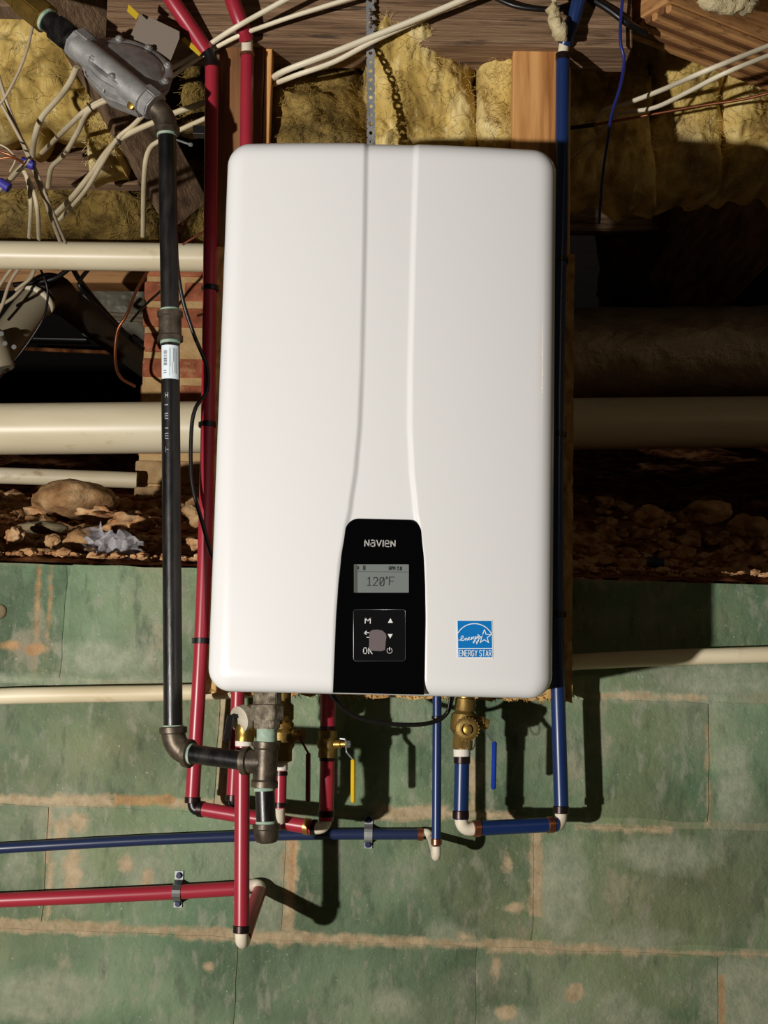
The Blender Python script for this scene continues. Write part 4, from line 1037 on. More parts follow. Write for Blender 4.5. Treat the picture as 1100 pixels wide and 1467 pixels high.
# dark nut and nipple up to the brass connector
bm = NB(); hexn(bm, rg_pt(-.22, 0, .0), rg_pt(-.04, 0, .0), .0222, .2, .002, 6); tube(bm, [rg_pt(-.32, 0, 0), rg_pt(.06, 0, 0)], .0165, 24); link('reducer', bm, IRON, reg, smooth=True, angle=30)
bm = NB(); cyl(bm, rg_pt(.015, 0, .002), rg_pt(.045, 0, .002), .0195, 24); link('thread_sealant', bm, SEAL, reg, angle=40)
bm = NB(); cyl(bm, rg_pt(-.345, 0, 0), rg_pt(-.31, 0, 0), .0185, 24); link('thread_sealant', bm, SEAL, reg, angle=40)
bm = NB(); hexn(bm, rg_pt(-.62, 0, 0), rg_pt(-.34, 0, 0), .0255, .1, .002, 6); hexn(bm, rg_pt(-.9, 0, 0), rg_pt(-.63, 0, 0), .022, .1, .002, 6)
tag(link('brass_connector', bm, BRASS, smooth=True, angle=30), 'brass hexagonal gas connector at the very top left, above the regulator', 'fitting')
# tag cards
bm = NB(); prism(bm, [P(200, 22, -.125), P(205, 20, -.125), P(257, 45, -.125), P(257, 55, -.125), P(243, 90, -.125), P(236, 93, -.125), P(180, 66, -.125)], (0, .0006, 0))
tag(link('grey_tag', bm, TAGM, smooth=False), 'plain grey card tag hanging behind the regulator cover', 'tag')
bm = NB(); prism(bm, [P(184, 6, -.15), P(199, 20, -.15), P(195, 28, -.15), P(182, 16, -.15)], (0, .0006, 0))
tag(link('yellow_tag', bm, YELLOWTAG, smooth=False), 'small yellow tag above the regulator cover', 'tag')

# ================================================================ PEX RUNS
def ring(bm, p, d, r, L_=.009):
    d = Vector(d).normalized(); p = Vector(p); return lathe(bm, p - d * L_ / 2, p + d * L_ / 2, [(0, r), (.08, r + .0012), (.92, r + .0012), (1, r)], 24)
def part_tube(name, pts, r, m, parent, smooth=0, label=None, seg=20):
    bm = NB(); tube(bm, pts, r, seg, smooth); return link(name, bm, m, parent, angle=50, label=label)
def part_ring(p, d, r, m, parent, L_=.009):
    bm = NB(); ring(bm, p, d, r, L_); return link('crimp_ring', bm, m, parent, angle=40)
def elbow_part(p0, c, p1, r, m, parent, label=None):
    bm = NB(); tube(bm, elbow_pts(p0, c, p1, 8), r, 20)
    return link('elbow', bm, m, parent, angle=50, label=label)
r34 = .0107
# run A: outer left red pipe with bottom loop to the yellow-handled valve
YA = -.087
ra = thing('red_water_pipe', 'red pipe down the left side of the heater, looping right to the yellow-handled valve', 'pipe', P(275, 1165, YA))
part_tube('pipe', [P(303.5, 96, YA), P(301.5, 320, YA), P(297, 640, YA), P(289, 900, YA), P(275.5, 1145, -.076)], r34, RED, ra, smooth=5)
part_ring(P(276, 1146, -.076), (0, 0, 1), r34, DARKRING, ra, .009)
elbow_part(P(276, 1148, -.076), P(275, 1163, -.076), P(288, 1160, -.078), .0078, BLACKP, ra, 'black plastic elbow')
hA0, hA1 = P(288, 1159, -.078), P(452, 1186, -.128)
part_ring(hA0, hA1 - hA0, r34, DARKRING, ra)
part_tube('pipe', [hA0, hA1], r34, RED, ra)
part_ring(P(440, 1184, -.125), hA1 - hA0, r34, GOLDRING, ra); part_ring(P(450, 1185.6, -.128), hA1 - hA0, r34, DARKRING, ra, .006)
elbow_part(P(450, 1186, -.128), P(467, 1189, -.130), P(467.5, 1170, -.13), .0088, POLY, ra, 'cream plastic elbow')
part_tube('pipe', [P(467, 1176, -.13), P(469, 1090, -.13)], r34, RED, ra)
part_ring(P(467, 1166, -.13), (0, 0, 1), r34, DARKRING, ra)
part_tube('pipe', [P(469.5, 1048, -.13), P(470, 980, -.13)], r34 * 1.05, RED, ra)
part_ring(P(469.2, 1086, -.13), (0, 0, 1), r34, DARKRING, ra); part_ring(P(469.6, 1043, -.13), (0, 0, 1), r34, DARKRING, ra, .006)
# upper end
part_ring(P(303.5, 92, YA), (0, 0, 1), r34, DARKRING, ra, .012)
elbow_part(P(303.5, 94, YA), P(303, 76, YA), P(294, 68, YA), .0096, BLACKP, ra, 'black plastic elbow')
part_tube('pipe', [P(296, 74, YA), P(272, 38, -.095), P(246, 0, -.105), P(222, -40, -.11), P(150, -170, -.12)], .0123, RED, ra, smooth=4)
bm = NB(); beam(bm, P(262, 55, -.092), P(288, 78, -.092), .004, .008, bev=.001); tag(link('yellow_tie', bm, YELLOWTAG, smooth=False), 'yellow strip tied beside the bend of the left red pipe', 'tie')
# run B: second red pipe behind the heater
YB = -.0885
rb_ = thing('red_water_pipe', 'red pipe in front of the left stud, passing behind the heater', 'pipe', P(335, 1150, YB))
part_tube('pipe', [P(354, 78, YB), P(352, 300, YB), P(344, 700, YB), P(341, 985, YB), P(334, 1142, -.078)], .0102, RED, rb_, smooth=4)
part_ring(P(334, 1143, -.078), (0, 0, 1), .0102, DARKRING, rb_)
elbow_part(P(334, 1144, -.078), P(334, 1157, -.078), P(340, 1157, -.06), .0075, BLACKP, rb_, 'black plastic elbow')
part_ring(P(354, 79, YB), (0, 0, 1), .0102, COPPERRING, rb_, .006)
part_tube('coupling', [P(354, 79, YB), P(354, 58, YB)], .0090, POLY, rb_, label='cream plastic coupling')
part_ring(P(352, 52, YB), P(352, 52, YB) - P(345, 30, YB), .0102, DARKRING, rb_, .008)
part_tube('pipe', [P(353, 56, YB - .01), P(346, 36, -.112), P(333, 0, -.12), P(322, -40, -.12), P(290, -170, -.12)], .0122, RED, rb_, smooth=4)
# run C: discharge pipe from the relief valve, then along the wall
YC = -.20
rc_ = thing('red_discharge_pipe', 'long red pipe from the relief valve down, then along the wall to the left border', 'pipe', P(345, 1340, YC))
part_tube('pipe', [P(348, 1068, YC), P(347, 1110, YC), P(346, 1334, YC)], .0106, RED, rc_)
part_ring(P(346, 1331, YC), (0, 0, 1), .0106, DARKRING, rc_, .0105)
elbow_part(P(346, 1334, YC), P(346, 1358, YC), P(350, 1345, YC + .03), .0092, POLY, rc_, 'cream plastic elbow at the lowest point')
part_tube('pipe', [P(349.5, 1342, YC + .026), P(372, 1276, -.020)], .0104, RED, rc_)
elbow_part(P(371, 1279, -.028), P(377, 1262, -.006), P(352, 1271, -.018), .0092, POLY, rc_, 'cream plastic elbow against the wall')
w0, w1 = P(356, 1272, -.018), P(-600, 1315, -.018)
part_tube('pipe', [w0, P(130, 1284, -.018), w1], .0109, RED, rc_, smooth=4)
# run D: red pipe from hot valve
YD = -.155
rd = thing('red_supply_pipe', 'short red pipe below the dark-red-handled valve, joining the level red pipe', 'pipe', P(402, 1170, YD))
part_tube('pipe', [P(402, 1104, YD), P(401, 1158, YD)], .0088, RED, rd)
part_ring(P(402, 1108, YD), (0, 0, 1), .0088, DARKRING, rd, .006); part_ring(P(401.2, 1153, YD), (0, 0, 1), .0088, DARKRING, rd, .007)
part_tube('coupling', [P(401, 1155, YD), P(401, 1176, -.135)], .0072, POLY, rd, label='cream plastic coupling')
# blue runs
be = thing('blue_water_pipe', 'thick blue pipe down the right side of the heater, looping left to the brass valve', 'pipe', P(805, 1175, YA))
part_tube('pipe', [P(806, 82, YA), P(804.5, 240, YA), P(799, 480, YA), P(797, 700, YA), P(797, 900, YA), P(804, 1158, -.088)], r34, BLUE, be, smooth=5)
part_ring(P(803.6, 1160, -.088), (0, 0, 1), r34, DARKRING, be, .011)
part_ring(P(806, 82, YA), (0, 0, 1), r34 - .0005, DARKRING, be, .012)
part_tube('coupling', [P(806, 78, YA), P(808, 64, YA)], .0082, CABLEW, be, label='white plastic coupling')
part_ring(P(811, 58, YA), P(811, 58, YA) - P(820, 35, YA), r34, DARKRING, be, .014)
part_tube('pipe', [P(808, 64, YA), P(818, 38, -.10), P(829, 0, -.11), P(838, -40, -.11), P(870, -170, -.11)], r34, BLUE, be, smooth=4)
elbow_part(P(803.6, 1164, -.088), P(804, 1183, -.09), P(794, 1183, -.094), .0090, POLY, be, 'cream plastic elbow')
h0, h1 = P(797, 1181, -.093), P(680, 1187, -.13)
part_tube('pipe', [h0, h1], r34, BLUE, be); part_ring(P(788, 1181.5, -.096), h1 - h0, r34, COPPERRING, be, .011); part_ring(P(682, 1187, -.1295), h1 - h0, r34, COPPERRING, be, .011)
elbow_part(P(680, 1187, -.13), P(661, 1191, -.134), P(660.5, 1173, -.135), .0095, POLY, be, 'cream plastic elbow')
part_tube('pipe', [P(660, 1174, -.135), P(662, 1082, -.135)], r34, BLUE, be)
part_ring(P(660, 1167, -.135), (0, 0, 1), r34, DARKRING, be, .012); part_ring(P(661.8, 1088, -.135), (0, 0, 1), r34, DARKRING, be, .012)
YF = -.11
bf = thing('thin_blue_pipe', 'thin blue pipe below the heater, turning left along the wall to the border', 'pipe', P(624, 1220, YF))
part_tube('pipe', [P(626, 960, YF), P(626, 1030, YF), P(625, 1208, YF)], .0066, BLUE, bf)
part_ring(P(625, 1206, YF), (0, 0, 1), .0066, COPPERRING, bf, .009)
elbow_part(P(625, 1212, YF), P(625.5, 1236, YF), P(623, 1222, YF + .022), .0064, POLY, bf, 'cream plastic elbow at the bottom')
part_tube('fitting', [P(623.5, 1224, YF + .016), P(616, 1198, -.018)], .0052, POLY, bf)
elbow_part(P(616, 1200, -.022), P(614, 1188, -.012), P(602, 1195, -.014), .0058, POLY, bf, 'cream plastic elbow against the wall')
part_tube('pipe', [P(606, 1195, -.014), P(420, 1196, -.014), P(200, 1204, -.014), P(-90, 1220, -.014), P(-600, 1245, -.014)], .0082, NAVY, bf, smooth=4, label='dark blue pipe along the wall')
part_ring(P(602, 1195.5, -.014), (1, 0, 0), .0082, COPPERRING, bf, .009)

# ---- valves
def lever(pm, bend, grip0, grip1, m, parent, gm, wd=.004):
    bm = NB()
    pts = [pm] + bend
    for a_, b_ in zip(pts, pts[1:]): beam(bm, a_, b_, .0026, .009, up=Vector((0, -1, 0)), bev=.0004)
    h = link('handle', bm, m, parent, smooth=True, angle=30)
    bm = NB(); beam(bm, grip0, grip1, .0066, .0125, up=Vector((0, -1, 0)), bev=.0022); link('grip', bm, gm, h, smooth=True, angle=40); return h
# yellow-handled valve on run A
vy = thing('ball_valve', 'brass ball valve with a yellow lever on the red pipe under the black panel', 'valve', P(469, 1066, -.13))
bm = NB(); lathe(bm, P(469.5, 1046, -.13), P(469, 1086, -.13), [(0, .011), (.02, .0135), (.22, .0135), (.3, .0125), (.42, .0152), (.6, .0152), (.7, .0125), (.8, .0135), (.98, .0135), (1, .011)], 24); link('body', bm, BRASSDULL, vy, angle=35)
bm = NB(); cyl(bm, P(476, 1066, -.135), P(489, 1066, -.14), .0065, 16); cyl(bm, P(488, 1066, -.14), P(497, 1066, -.142), .0045, 12); link('stem', bm, BRASS, vy, angle=40)
bm = NB(); hexn(bm, P(496, 1066, -.142), P(502, 1066, -.143), .0058, 0, .0006, 6); link('stem_nut', bm, ZINC, vy, smooth=True, angle=30)
lever(P(487, 1058, -.141), [P(495, 1059, -.142), P(496, 1077, -.142), P(506, 1089, -.142)], P(505.8, 1087, -.142), P(505.5, 1150, -.142), ZINC, vy, YELLOWH)
# dark-red handled hot valve
vr = thing('ball_valve', 'brass ball valve with a dark red lever, behind the gas tee', 'valve', P(404, 1060, -.155))
bm = NB(); lathe(bm, P(404, 985, YD), P(403, 1092, YD), [(0, .013), (.2, .013), (.24, .017), (.42, .017), (.46, .014), (.55, .014), (.6, .0185), (.78, .0185), (.84, .015), (.98, .015), (1, .011)], 24); link('body', bm, BRASSDULL, vr, angle=35)
bm = NB(); cyl(bm, P(412, 1055, YD), P(433, 1053, YD - .01), .0085, 20); hexn(bm, P(430, 1053, YD - .01), P(437, 1053, YD - .012), .0065, 0, .0006, 6); link('stem', bm, BRASSDULL, vr, angle=40)
bm = NB(); cyl(bm, P(416, 1040, YD - .006), P(408, 1030, YD - .02), .006, 14); link('drain_port', bm, BRASS, vr, angle=40)
lever(P(427, 1046, YD - .012), [P(431, 1060, YD - .012), P(442, 1080, YD - .012)], P(441.5, 1078, YD - .012), P(441, 1150, YD - .012), REDH, vr, REDH)
bm = NB(); cyl(bm, P(402.5, 1090, YD), P(402.5, 1104, YD), .0095, 20); link('thread_tape', bm, TAPE, vr, angle=40)
# relief valve
rv = thing('relief_valve', 'brass relief valve with round aluminium cap and black flip lever, left of the gas union', 'valve', P(352, 1030, YC))
bm = NB(); lathe(bm, P(388, 1022, YC + .02), P(352, 1031, YC - .002), [(0, .018), (.55, .0175), (.6, .019), (1, .019)], 28); link('bonnet', bm, BRASS, rv, angle=35)
bm = NB(); lathe(bm, P(354, 1020, YC), P(350, 1062, YC), [(0, .012), (.4, .0135), (.75, .0142), (.8, .0132), (1, .0132)], 28); link('outlet', bm, BRASS, rv, angle=35)
bm = NB(); cyl(bm, P(352, 1028, YC - .003), P(342, 1031, YC - .012), .0185, 32, .06); link('cap', bm, DISC, rv, angle=35, label='round aluminium cap')
bm = NB(); beam(bm, P(331, 1024, YC - .014), P(324, 1062, YC - .018), .0095, .012, up=Vector((.2, -1, 0)), bev=.002); beam(bm, P(340, 1026, YC - .012), P(329, 1028, YC - .014), .006, .008, up=Vector((0, -1, 0)), bev=.001); link('flip_lever', bm, BLACKP, rv, smooth=True, angle=30)
bm = NB(); cyl(bm, P(350, 1061, YC), P(350, 1069, YC), .0128, 24); link('thread_tape', bm, TAPE, rv, angle=40)
# cold valve
YV = -.135
vb = thing('ball_valve', 'brass isolation valve with blue lever and capped service port, right of the thin blue pipe', 'valve', P(665, 1040, YV))
bm = NB(); lathe(bm, P(667, 1000, YV), P(662, 1074, YV), [(0, .0125), (.02, .0150), (.22, .0152), (.26, .0135), (.32, .0185), (.40, .0195), (.62, .0195), (.68, .0150), (.70, .0150)], 28)
hexn(bm, P(663.5, 1050, YV), P(662.3, 1073, YV), .0152, .3, .001, 6); link('body', bm, BRASSDULL, vb, smooth=True, angle=35)
bm = NB(); cpc = P(669, 1044, YV - .020); lathe(bm, P(668, 1043, YV - .006), P(669.5, 1045, YV - .030), [(0, .014), (.3, .0155), (.35, .0165), (.9, .0165), (.95, .0145), (1, .0120), (1, .0085), (.85, .0080)], 28)
for k in range(22):
    th = 2 * math.pi * k / 22; c_ = P(669, 1044.5, YV - .022); o_ = Vector((math.cos(th) * .0165, 0, math.sin(th) * .0165))
    b2 = NB(); box(b2, c_ + o_ - Vector((.0011, .006, .0011)), c_ + o_ + Vector((.0011, .006, .0011)), rot=None); merge(bm, b2)
cp = link('service_port', bm, BRASSDULL, vb, smooth=True, angle=35)
bm = NB(); cyl(bm, P(669.5, 1045, YV - .022), P(670, 1045.4, YV - .034), .0062, 18, .2); link('port_pin', bm, BRASS, cp, angle=40)
bm = NB(); c_ = P(673.5, 1063, YV - .026); kk = 18
tube(bm, [c_ + Vector((.0068 * math.sin(2 * math.pi * k / kk), .003 * math.cos(2 * math.pi * k / kk), .0115 * math.cos(2 * math.pi * k / kk))) for k in range(kk + 1)], .0008, 6); link('wire_loop', bm, FITTING, vb)
bm = NB(); cyl(bm, P(676, 1034, YV - .004), P(694, 1036, YV - .006), .0095, 18); hexn(bm, P(692, 1036, YV - .006), P(700, 1038, YV - .006), .0085, 0, .001, 6); link('stem', bm, BRASSDULL, vb, smooth=True, angle=35)
lever(P(694, 1046, YV - .008), [P(700, 1055, YV - .008), P(708, 1064, YV - .008)], P(708.2, 1062, YV - .008), P(706.5, 1131, YV - .008), ZINC, vb, BLUEH)
bm = NB(); cyl(bm, P(661.5, 1073, YV), P(661.8, 1084, YV), .0122, 24); link('thread_tape', bm, TAPE, vb, angle=40)
bm = NB(); cyl(bm, P(667, 985, YV), P(667, 1002, YV), .013, 24); link('inlet_stub', bm, BRASS, vb, angle=40)

# ---- pipe clamps on the wall
def clamp(label, u, v0_, v1_, vp, rp, yw, m, name='pipe_clamp', up=True):
    t = thing(name, label, 'clamp', P(u, vp, 0), 'two-hole clamps on the wall')
    hw = .0062; zt_, zb_ = P(u, v0_, -.003).z, P(u, v1_, -.003).z; zp = P(u, vp, yw).z; x = P(u, vp, yw).x; bm = NB(); prof = [(-.0035, zt_), (-.0035, zp + rp + .006)]
    for k in range(9):
        th = math.pi / 2 - math.pi * k / 8; prof.append((yw - math.cos(th) * (rp + .0014), zp + math.sin(th) * (rp + .0016)))
    prof += [(-.0035, zp - rp - .006), (-.0035, zb_)]
    th_ = .0014
    q0, q1 = [], []
    for (yy_, z_) in prof: q0.append((yy_, z_)); q1.append((yy_ + th_, z_))
    for (p_, q_), (p2, q2) in zip(zip(q0, q1), zip(q0[1:], q1[1:])):
        vs = [bm.verts.new((x + sx * hw, a_[0], a_[1])) for sx in (-1, 1) for a_ in (p_, p2, q2, q_)]
        for f in ((0, 1, 2, 3), (7, 6, 5, 4), (0, 4, 5, 1), (1, 5, 6, 2), (2, 6, 7, 3), (3, 7, 4, 0)): bm.faces.new([vs[k] for k in f])
    link('strap_plate', bm, m, t, smooth=False)
    for z_ in (zt_ - .006, zb_ + .006):
        bm = NB(); hexn(bm, (x, -.003, z_), (x, -.0085, z_), .0042, .2, .0006, 6); cyl(bm, (x, -.003, z_), (x, -.0050, z_), .0050, 16); link('screw', bm, NAVY, t, smooth=True, angle=30)
clamp('bright zinc clamp holding the red wall pipe at left', 253.5, 1248, 1300, 1278.5, .0109, -.018, ZINC)
clamp('dark clamp holding the blue wall pipe below the heater', 527.5, 1168.5, 1215.5, 1195, .0082, -.014, GALV)

# ---- black clips on the side pipes
def clip(u, v, label, side, y=YA, r=r34, group='black clips fixing the pipes to the board'):
    c_ = P(u, v, y); t_ = thing('pipe_clip', label, 'clip', c_, group)
    bm = NB(); lathe(bm, c_ - Vector((0, 0, .0042)), c_ + Vector((0, 0, .0042)), [(0, r + .0004), (.05, r + .0016), (.95, r + .0016), (1, r + .0004)], 24); link('band', bm, BLACKP, t_, angle=40)
    bm = NB(); x_ = c_.x + side * (r + .004); box(bm, (min(c_.x, x_), -.0875, c_.z - .004), (max(c_.x, x_), -.0745, c_.z + .004), bev=.001); link('foot', bm, BLACKP, t_, smooth=False)
clip(302, 413, 'black clip on the left red pipe, level with the heater upper part', -1)
clip(298, 608, 'black clip on the left red pipe, level with the thick cream pipe', -1)
clip(289, 918, 'black clip on the left red pipe, just above its foot below the dirt line', -1)
clip(800.5, 372, 'black clip on the right blue pipe at the top of the chipboard', 1)
clip(797.5, 622, 'black clip on the right blue pipe, level with the thick cream pipe', 1)
clip(797, 880, 'black clip on the right blue pipe near the bottom of the heater', 1)
bm = NB(); c_ = P(626, 1028, YF); lathe(bm, c_ - Vector((0, 0, .002)), c_ + Vector((0, 0, .002)), [(0, .007), (.1, .008), (.9, .008), (1, .007)], 20)
tag(link('cable_tie', bm, BLACKP, angle=40), 'black tie round the thin blue pipe where the black cord passes', 'tie')

# ---- cords
def cord(name, label, pts, r, m, cat='cable', group=None, flat=1., seg=10):
    bm = NB(); tube(bm, [P(*p) for p in pts], r, seg, 6, flat); return tag(link(name, bm, m, angle=60), label, cat, group)
cord('power_cable', 'black cord sagging below the heater from the black panel to the brass valve', [(470, 975, -.2), (487, 1010, -.19), (520, 1030, -.175), (570, 1038, -.165), (615, 1036, -.155), (640, 1022, -.15), (650, 990, -.15)], .0032, BLACKP)
cord('power_cable', 'second thin black cord beside the one sagging under the heater', [(462, 975, -.21), (478, 1002, -.2), (510, 1026, -.185), (560, 1036, -.172), (612, 1037, -.162), (638, 1026, -.155), (646, 990, -.155)], .0016, BLACKP)
cord('thermostat_cable', 'black cord snaking down between the gas pipe and the left red pipe', [(252, 330, -.16), (254, 380, -.14), (262, 430, -.12), (278, 480, -.11), (296, 525, -.098), (296, 560, -.104), (280, 585, -.11), (274, 620, -.11), (275, 690, -.112), (290, 750, -.115), (305, 800, -.12), (320, 830, -.12)], .0030, BLACKP)
cg = 'house cables strung overhead'
y1 = .22
cabs = [
 ('cream cable dropping from the regulator over the yellow batt', [(110, 96, .12), (100, 118, .15), (84, 140, .2), (60, 168, .25), (50, 196, .3), (46, 225, .4)], .0058, CABLE),
 ('cream cable crossing from the slanting joist down to the red board, upper one', [(240, 108, -.02), (178, 131, .08), (130, 153, .1), (98, 181, .2), (60, 219, .5)], .0052, CABLE),
 ('cream cable crossing from the slanting joist, lower one with a drooping end', [(180, 134, .07), (130, 156, .1), (112, 188, .2), (92, 222, .3), (74, 240, .4), (69, 268, .5)], .0050, CABLE),
 ('long cream cable from the gas elbow down to the olive batt', [(296, 146, -.02), (255, 160, 0), (228, 172, .05), (168, 202, .1), (130, 250, .2), (104, 282, .3), (80, 306, .45)], .0058, CABLE),
 ('cream cable tied to the long one beside the gas elbow', [(212, 158, .03), (190, 180, .07), (168, 199, .09), (146, 234, .15), (120, 276, .25), (84, 316, .45)], .0044, CABLE),
 ('cream cable looping down just left of the gas pipe', [(298, 168, -.04), (258, 186, 0), (232, 200, .02), (214, 214, .05), (207, 250, .1), (205, 338, .3)], .0046, CABLE),
 ('tan cable running steeply down the left side, left one', [(-8, 92, .15), (14, 160, .18), (38, 218, .2), (62, 280, .25), (86, 345, .4)], .0042, CABLEG),
 ('tan cable running steeply down the left side, right one', [(-4, 140, .16), (20, 182, .18), (46, 232, .2), (68, 285, .25), (94, 348, .4)], .0036, CABLEG),
 ('pale cable hanging from the blue tape, left strand', [(36, 246, .2), (42, 270, .22), (44, 300, .25), (42, 340, .4)], .0040, CABLE),
 ('pale cable hanging from the blue tape, right strand', [(34, 244, .2), (48, 275, .22), (54, 305, .25), (56, 342, .4)], .0046, CABLE),
 ('cream cable end wrapped in blue tape at the left border', [(-14, 284, .12), (10, 262, .14), (28, 242, .16), (46, 226, .17)], .0062, CABLE),
 ('thin grey wire hanging from the brass connector', [(48, 32, 0), (40, 66, .05), (28, 100, .08), (8, 138, .1), (-10, 160, .12)], .0026, CABLEG),
 ('white cable passing behind the left red pipe, upper one', [(220, 112, -.03), (256, 92, -.04), (282, 76, -.045), (330, 44, -.13), (372, 20, -.14), (430, -12, -.15)], .0050, CABLEW),
 ('white cable passing behind the left red pipe, lower one', [(222, 126, -.03), (254, 104, -.04), (286, 82, -.045), (336, 54, -.105), (380, 37, -.11), (430, 20, -.12), (520, -8, -.13)], .0044, CABLEW),
 ('white cable on the girder with its end left of the strap, upper one', [(384, 118, .0), (407, 102, -.09), (470, 78, -.115), (530, 54, -.12), (620, 18, -.13), (690, -12, -.14)], .0058, CABLEW),
 ('white cable on the girder with its end left of the strap, lower one', [(384, 124, .0), (424, 108, -.09), (480, 88, -.105), (545, 54, -.115), (640, 12, -.12), (720, -22, -.14)], .0050, CABLEW),
 ('white cable crossing below the laminated beam, upper one', [(848, 182, .24), (866, 158, .16), (895, 149, .12), (950, 128, .02), (1010, 102, -.13), (1110, 62, -.10)], .0050, CABLEW),
 ('white cable crossing below the laminated beam, lower one', [(858, 190, .22), (880, 167, .16), (895, 161, .14), (938, 154, .08), (985, 132, -.02), (1040, 104, -.10), (1110, 76, -.08)], .0045, CABLEW),
 ('tan cable at the top border right of the regulator', [(262, 20, .0), (276, 6, -.02), (300, -14, -.04)], .010, CABLEG),
]
for lb, pts, r_, m_ in cabs: cord('house_cable', lb, pts, r_, m_, 'cable', cg, .8)
cord('black_cable', 'thick black cable along the top of the girder left of the blue pipe', [(700, -8, -.09), (741, 9, -.1), (790, 13, -.1), (822, 4, -.08), (850, -10, -.06)], .0045, BLACKP)
cord('black_cable', 'dark cable on the girder right of the blue pipe', [(840, -6, -.08), (870, 12, -.09), (900, 34, -.09), (925, 48, -.06)], .006, BLACKP)
cord('blue_wire', 'thin blue wire dangling right of the thick blue pipe', [(893, -14, -.1), (889, 30, -.1), (889, 62, -.1), (894, 88, -.09), (888, 125, -.05), (876, 165, .0), (868, 215, .08), (862, 262, .14), (858, 320, .2)], .0026, BLUEWIRE, 'wire')
cord('copper_tube', 'thin copper tube slanting across the batts right of the blue pipe', [(850, 179, .16), (900, 170, .13), (1000, 152, .1), (1060, 143, .08), (1112, 131, .06)], .0024, COPPER, 'tube')
cord('black_sleeve', 'black sleeve on the left end of the copper tube', [(812, 184, .17), (835, 181, .165), (853, 178.5, .16)], .0036, BLACKP, 'sleeve')
cord('thin_wire', 'hair-thin pale wire slanting down beside the thick blue pipe', [(866, 188, .15), (838, 208, .16), (813, 230, .17)], .0011, CABLEG, 'wire')
# dark cables beyond the upper cream pipe
dk = 'cables hanging below the upper cream pipe'
for lb, pts, r_, m_ in (
 ('pale cable curving down at the left border below the upper cream pipe', [(52, 380, .95), (40, 400, .98), (20, 425, 1.0), (-4, 440, 1.0)], .0042, CABLEG),
 ('pale cable strand next to the left border below the upper cream pipe', [(30, 380, .95), (14, 405, .98), (2, 440, 1.0), (-10, 460, 1.0)], .0042, CABLEG),
 ('second pale strand at the left border below the upper cream pipe', [(20, 380, .96), (4, 402, .98), (-14, 430, 1.0)], .0042, CABLEG),
 ('pale cable ending above the white-ringed elbow', [(50, 382, .9), (44, 398, .92), (22, 416, .93)], .0042, CABLEG),
 ('black cable arching over the white-ringed elbow', [(100, 384, .95), (80, 398, .97), (56, 404, .98), (20, 408, 1.0)], .006, BLACKP),
 ('thin dark wire hanging over the white-ringed elbow', [(56, 382, .95), (66, 405, .97), (68, 430, .98), (60, 460, .98), (30, 505, 1.0), (2, 535, 1.0)], .0028, BLACKP),
 ('long dark cable slanting right toward the brick pier', [(104, 384, 1.0), (116, 404, 1.05), (150, 446, 1.15), (180, 478, 1.2), (205, 500, 1.25)], .0062, BLACKP),
 ('second dark cable crossing the long slanting one', [(128, 384, 1.0), (114, 404, 1.04), (122, 420, 1.06), (170, 470, 1.18), (200, 490, 1.22)], .005, BLACKP),
 ('brown wire curving down left of the brick pier', [(214, 384, 1.0), (196, 415, 1.05), (182, 450, 1.1), (168, 475, 1.12), (165, 515, 1.15), (172, 540, 1.18), (194, 554, 1.2)], .0038, COPPER),
 ('dark wire from the brick pier up to the gas pipe', [(232, 415, .5), (205, 440, .8), (188, 460, 1.0)], .0028, BLACKP),
 ('pale curved cable beyond the brown drain pipe, upper one', [(106, 436, 1.9), (120, 444, 2.0), (160, 450, 2.1), (205, 452, 2.2)], .007, CABLEG),
 ('pale curved cable beyond the brown drain pipe, lower one', [(128, 450, 2.0), (160, 456, 2.1), (205, 459, 2.2)], .006, CABLEG)):
    cord('crawl_cable', lb, pts, r_, m_, 'cable', dk)
cord('brown_tie_wire', 'orange-brown wire slanting above the upper cream pipe beside the left red pipe', [(262, 350, .6), (285, 336, .58), (300, 328, .56)], .0026, COPPER, 'wire')
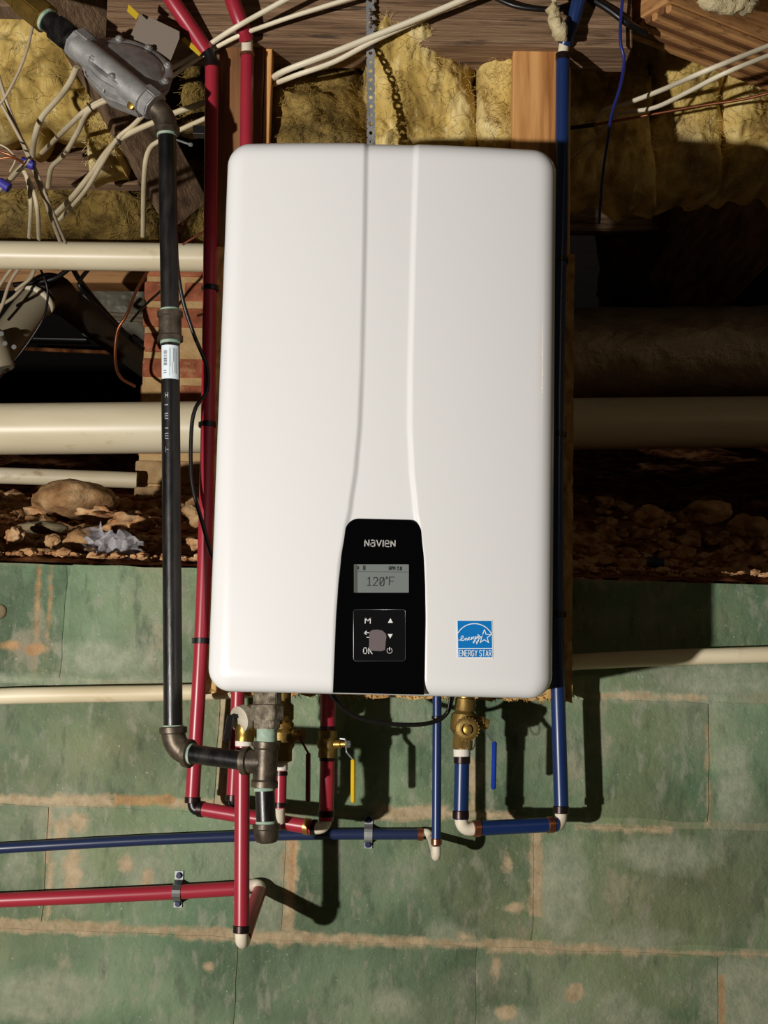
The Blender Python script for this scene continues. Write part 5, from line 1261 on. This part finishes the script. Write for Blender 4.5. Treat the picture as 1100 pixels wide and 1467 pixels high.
# blue tape wraps and zip ties
for (u, v, y, a_, lb) in ((40, 234, .17, .5, 'blue tape wrapped round cables left of the joist'), (6, 265, .13, .8, 'blue tape wrapped round cable ends at the left border')):
    bm = NB(); c_ = P(u, v, y); d_ = Vector((math.cos(a_), 0, -math.sin(a_) * .6)); cyl(bm, c_ - d_ * .013, c_ + d_ * .013, .0085, 14)
    tag(link('blue_tape', bm, BLUETAPE, angle=40), lb, 'tape', 'blue tape wraps')
for (u, v, y, ang, lb) in ((129, 154, .1, .9, 'brown cable tie round two cream cables below the regulator'), (168, 200, .095, .9, 'brown cable tie round the long cream cables beside the gas pipe'), (64, 273, .24, 1.9, 'brown cable tie round the steep tan cables')):
    bm = NB(); c_ = P(u, v, y); d_ = Vector((math.cos(ang), 0, math.sin(ang))) * .0015; d_ = Vector((.0012, 0, .0009)); lathe(bm, c_ - d_, c_ + d_, [(0, .009), (.2, .0102), (.8, .0102), (1, .009)], 16)
    tag(link('cable_tie', bm, FITTING, angle=40), lb, 'tie')
# pale stripped wires at far left
for k, (pts, lb) in enumerate((([(-6, 215, .12), (14, 222, .12), (34, 232, .13)], 'bare copper-toned wire meeting the blue tape, upper one'), ([(-6, 228, .12), (16, 226, .12), (36, 236, .13)], 'bare copper-toned wire meeting the blue tape, lower one'),
                          ([(-6, 204, .12), (12, 214, .12), (22, 228, .13), (14, 246, .13)], 'thin cream wire curling left of the blue tape'))):
    cord('thin_wire', lb, pts, .0016, COPPER if k < 2 else CABLE, 'wire')
# nail in the joist beside the gas pipe, blue scrap on the dirt, black plug
bm = NB(); tube(bm, [P(252, 200, 0), P(272, 207, -.03)], .0016, 8); cyl(bm, P(272, 207, -.03), P(274, 207.5, -.033), .0032, 10); tag(link('nail', bm, GALV, angle=40), 'bent nail sticking out right of the gas pipe top', 'nail')
bm = NB(); box(bm, P(277, 189, -.02) - Vector((0, .01, .007)), P(298, 183, -.02) + Vector((0, .01, .0)), bev=.001); tag(link('black_clamp_block', bm, BLACKP, smooth=False), 'small black block behind the left red pipe near the gas elbow', 'clamp')
bm = NB(); a_, b_ = P(927, 808, .05), P(950, 811, .05); tube(bm, [a_ + Vector((0, 0, .004)), b_ + Vector((0, 0, .004))], .0085, 16); tag(link('pipe_scrap', bm, NAVY, angle=50), 'short dark blue offcut of pipe lying on the dirt at right', 'pipe')
# ball of grey filler stuck on the wall at the left border
bm = rock_bm(P(1, 876, -.002), (.009, .003, .011), 4.4, 2, .1); tag(link('grey_patch', bm, GREYSTONE), 'round grey spot on the green wall at the left border', 'patch')
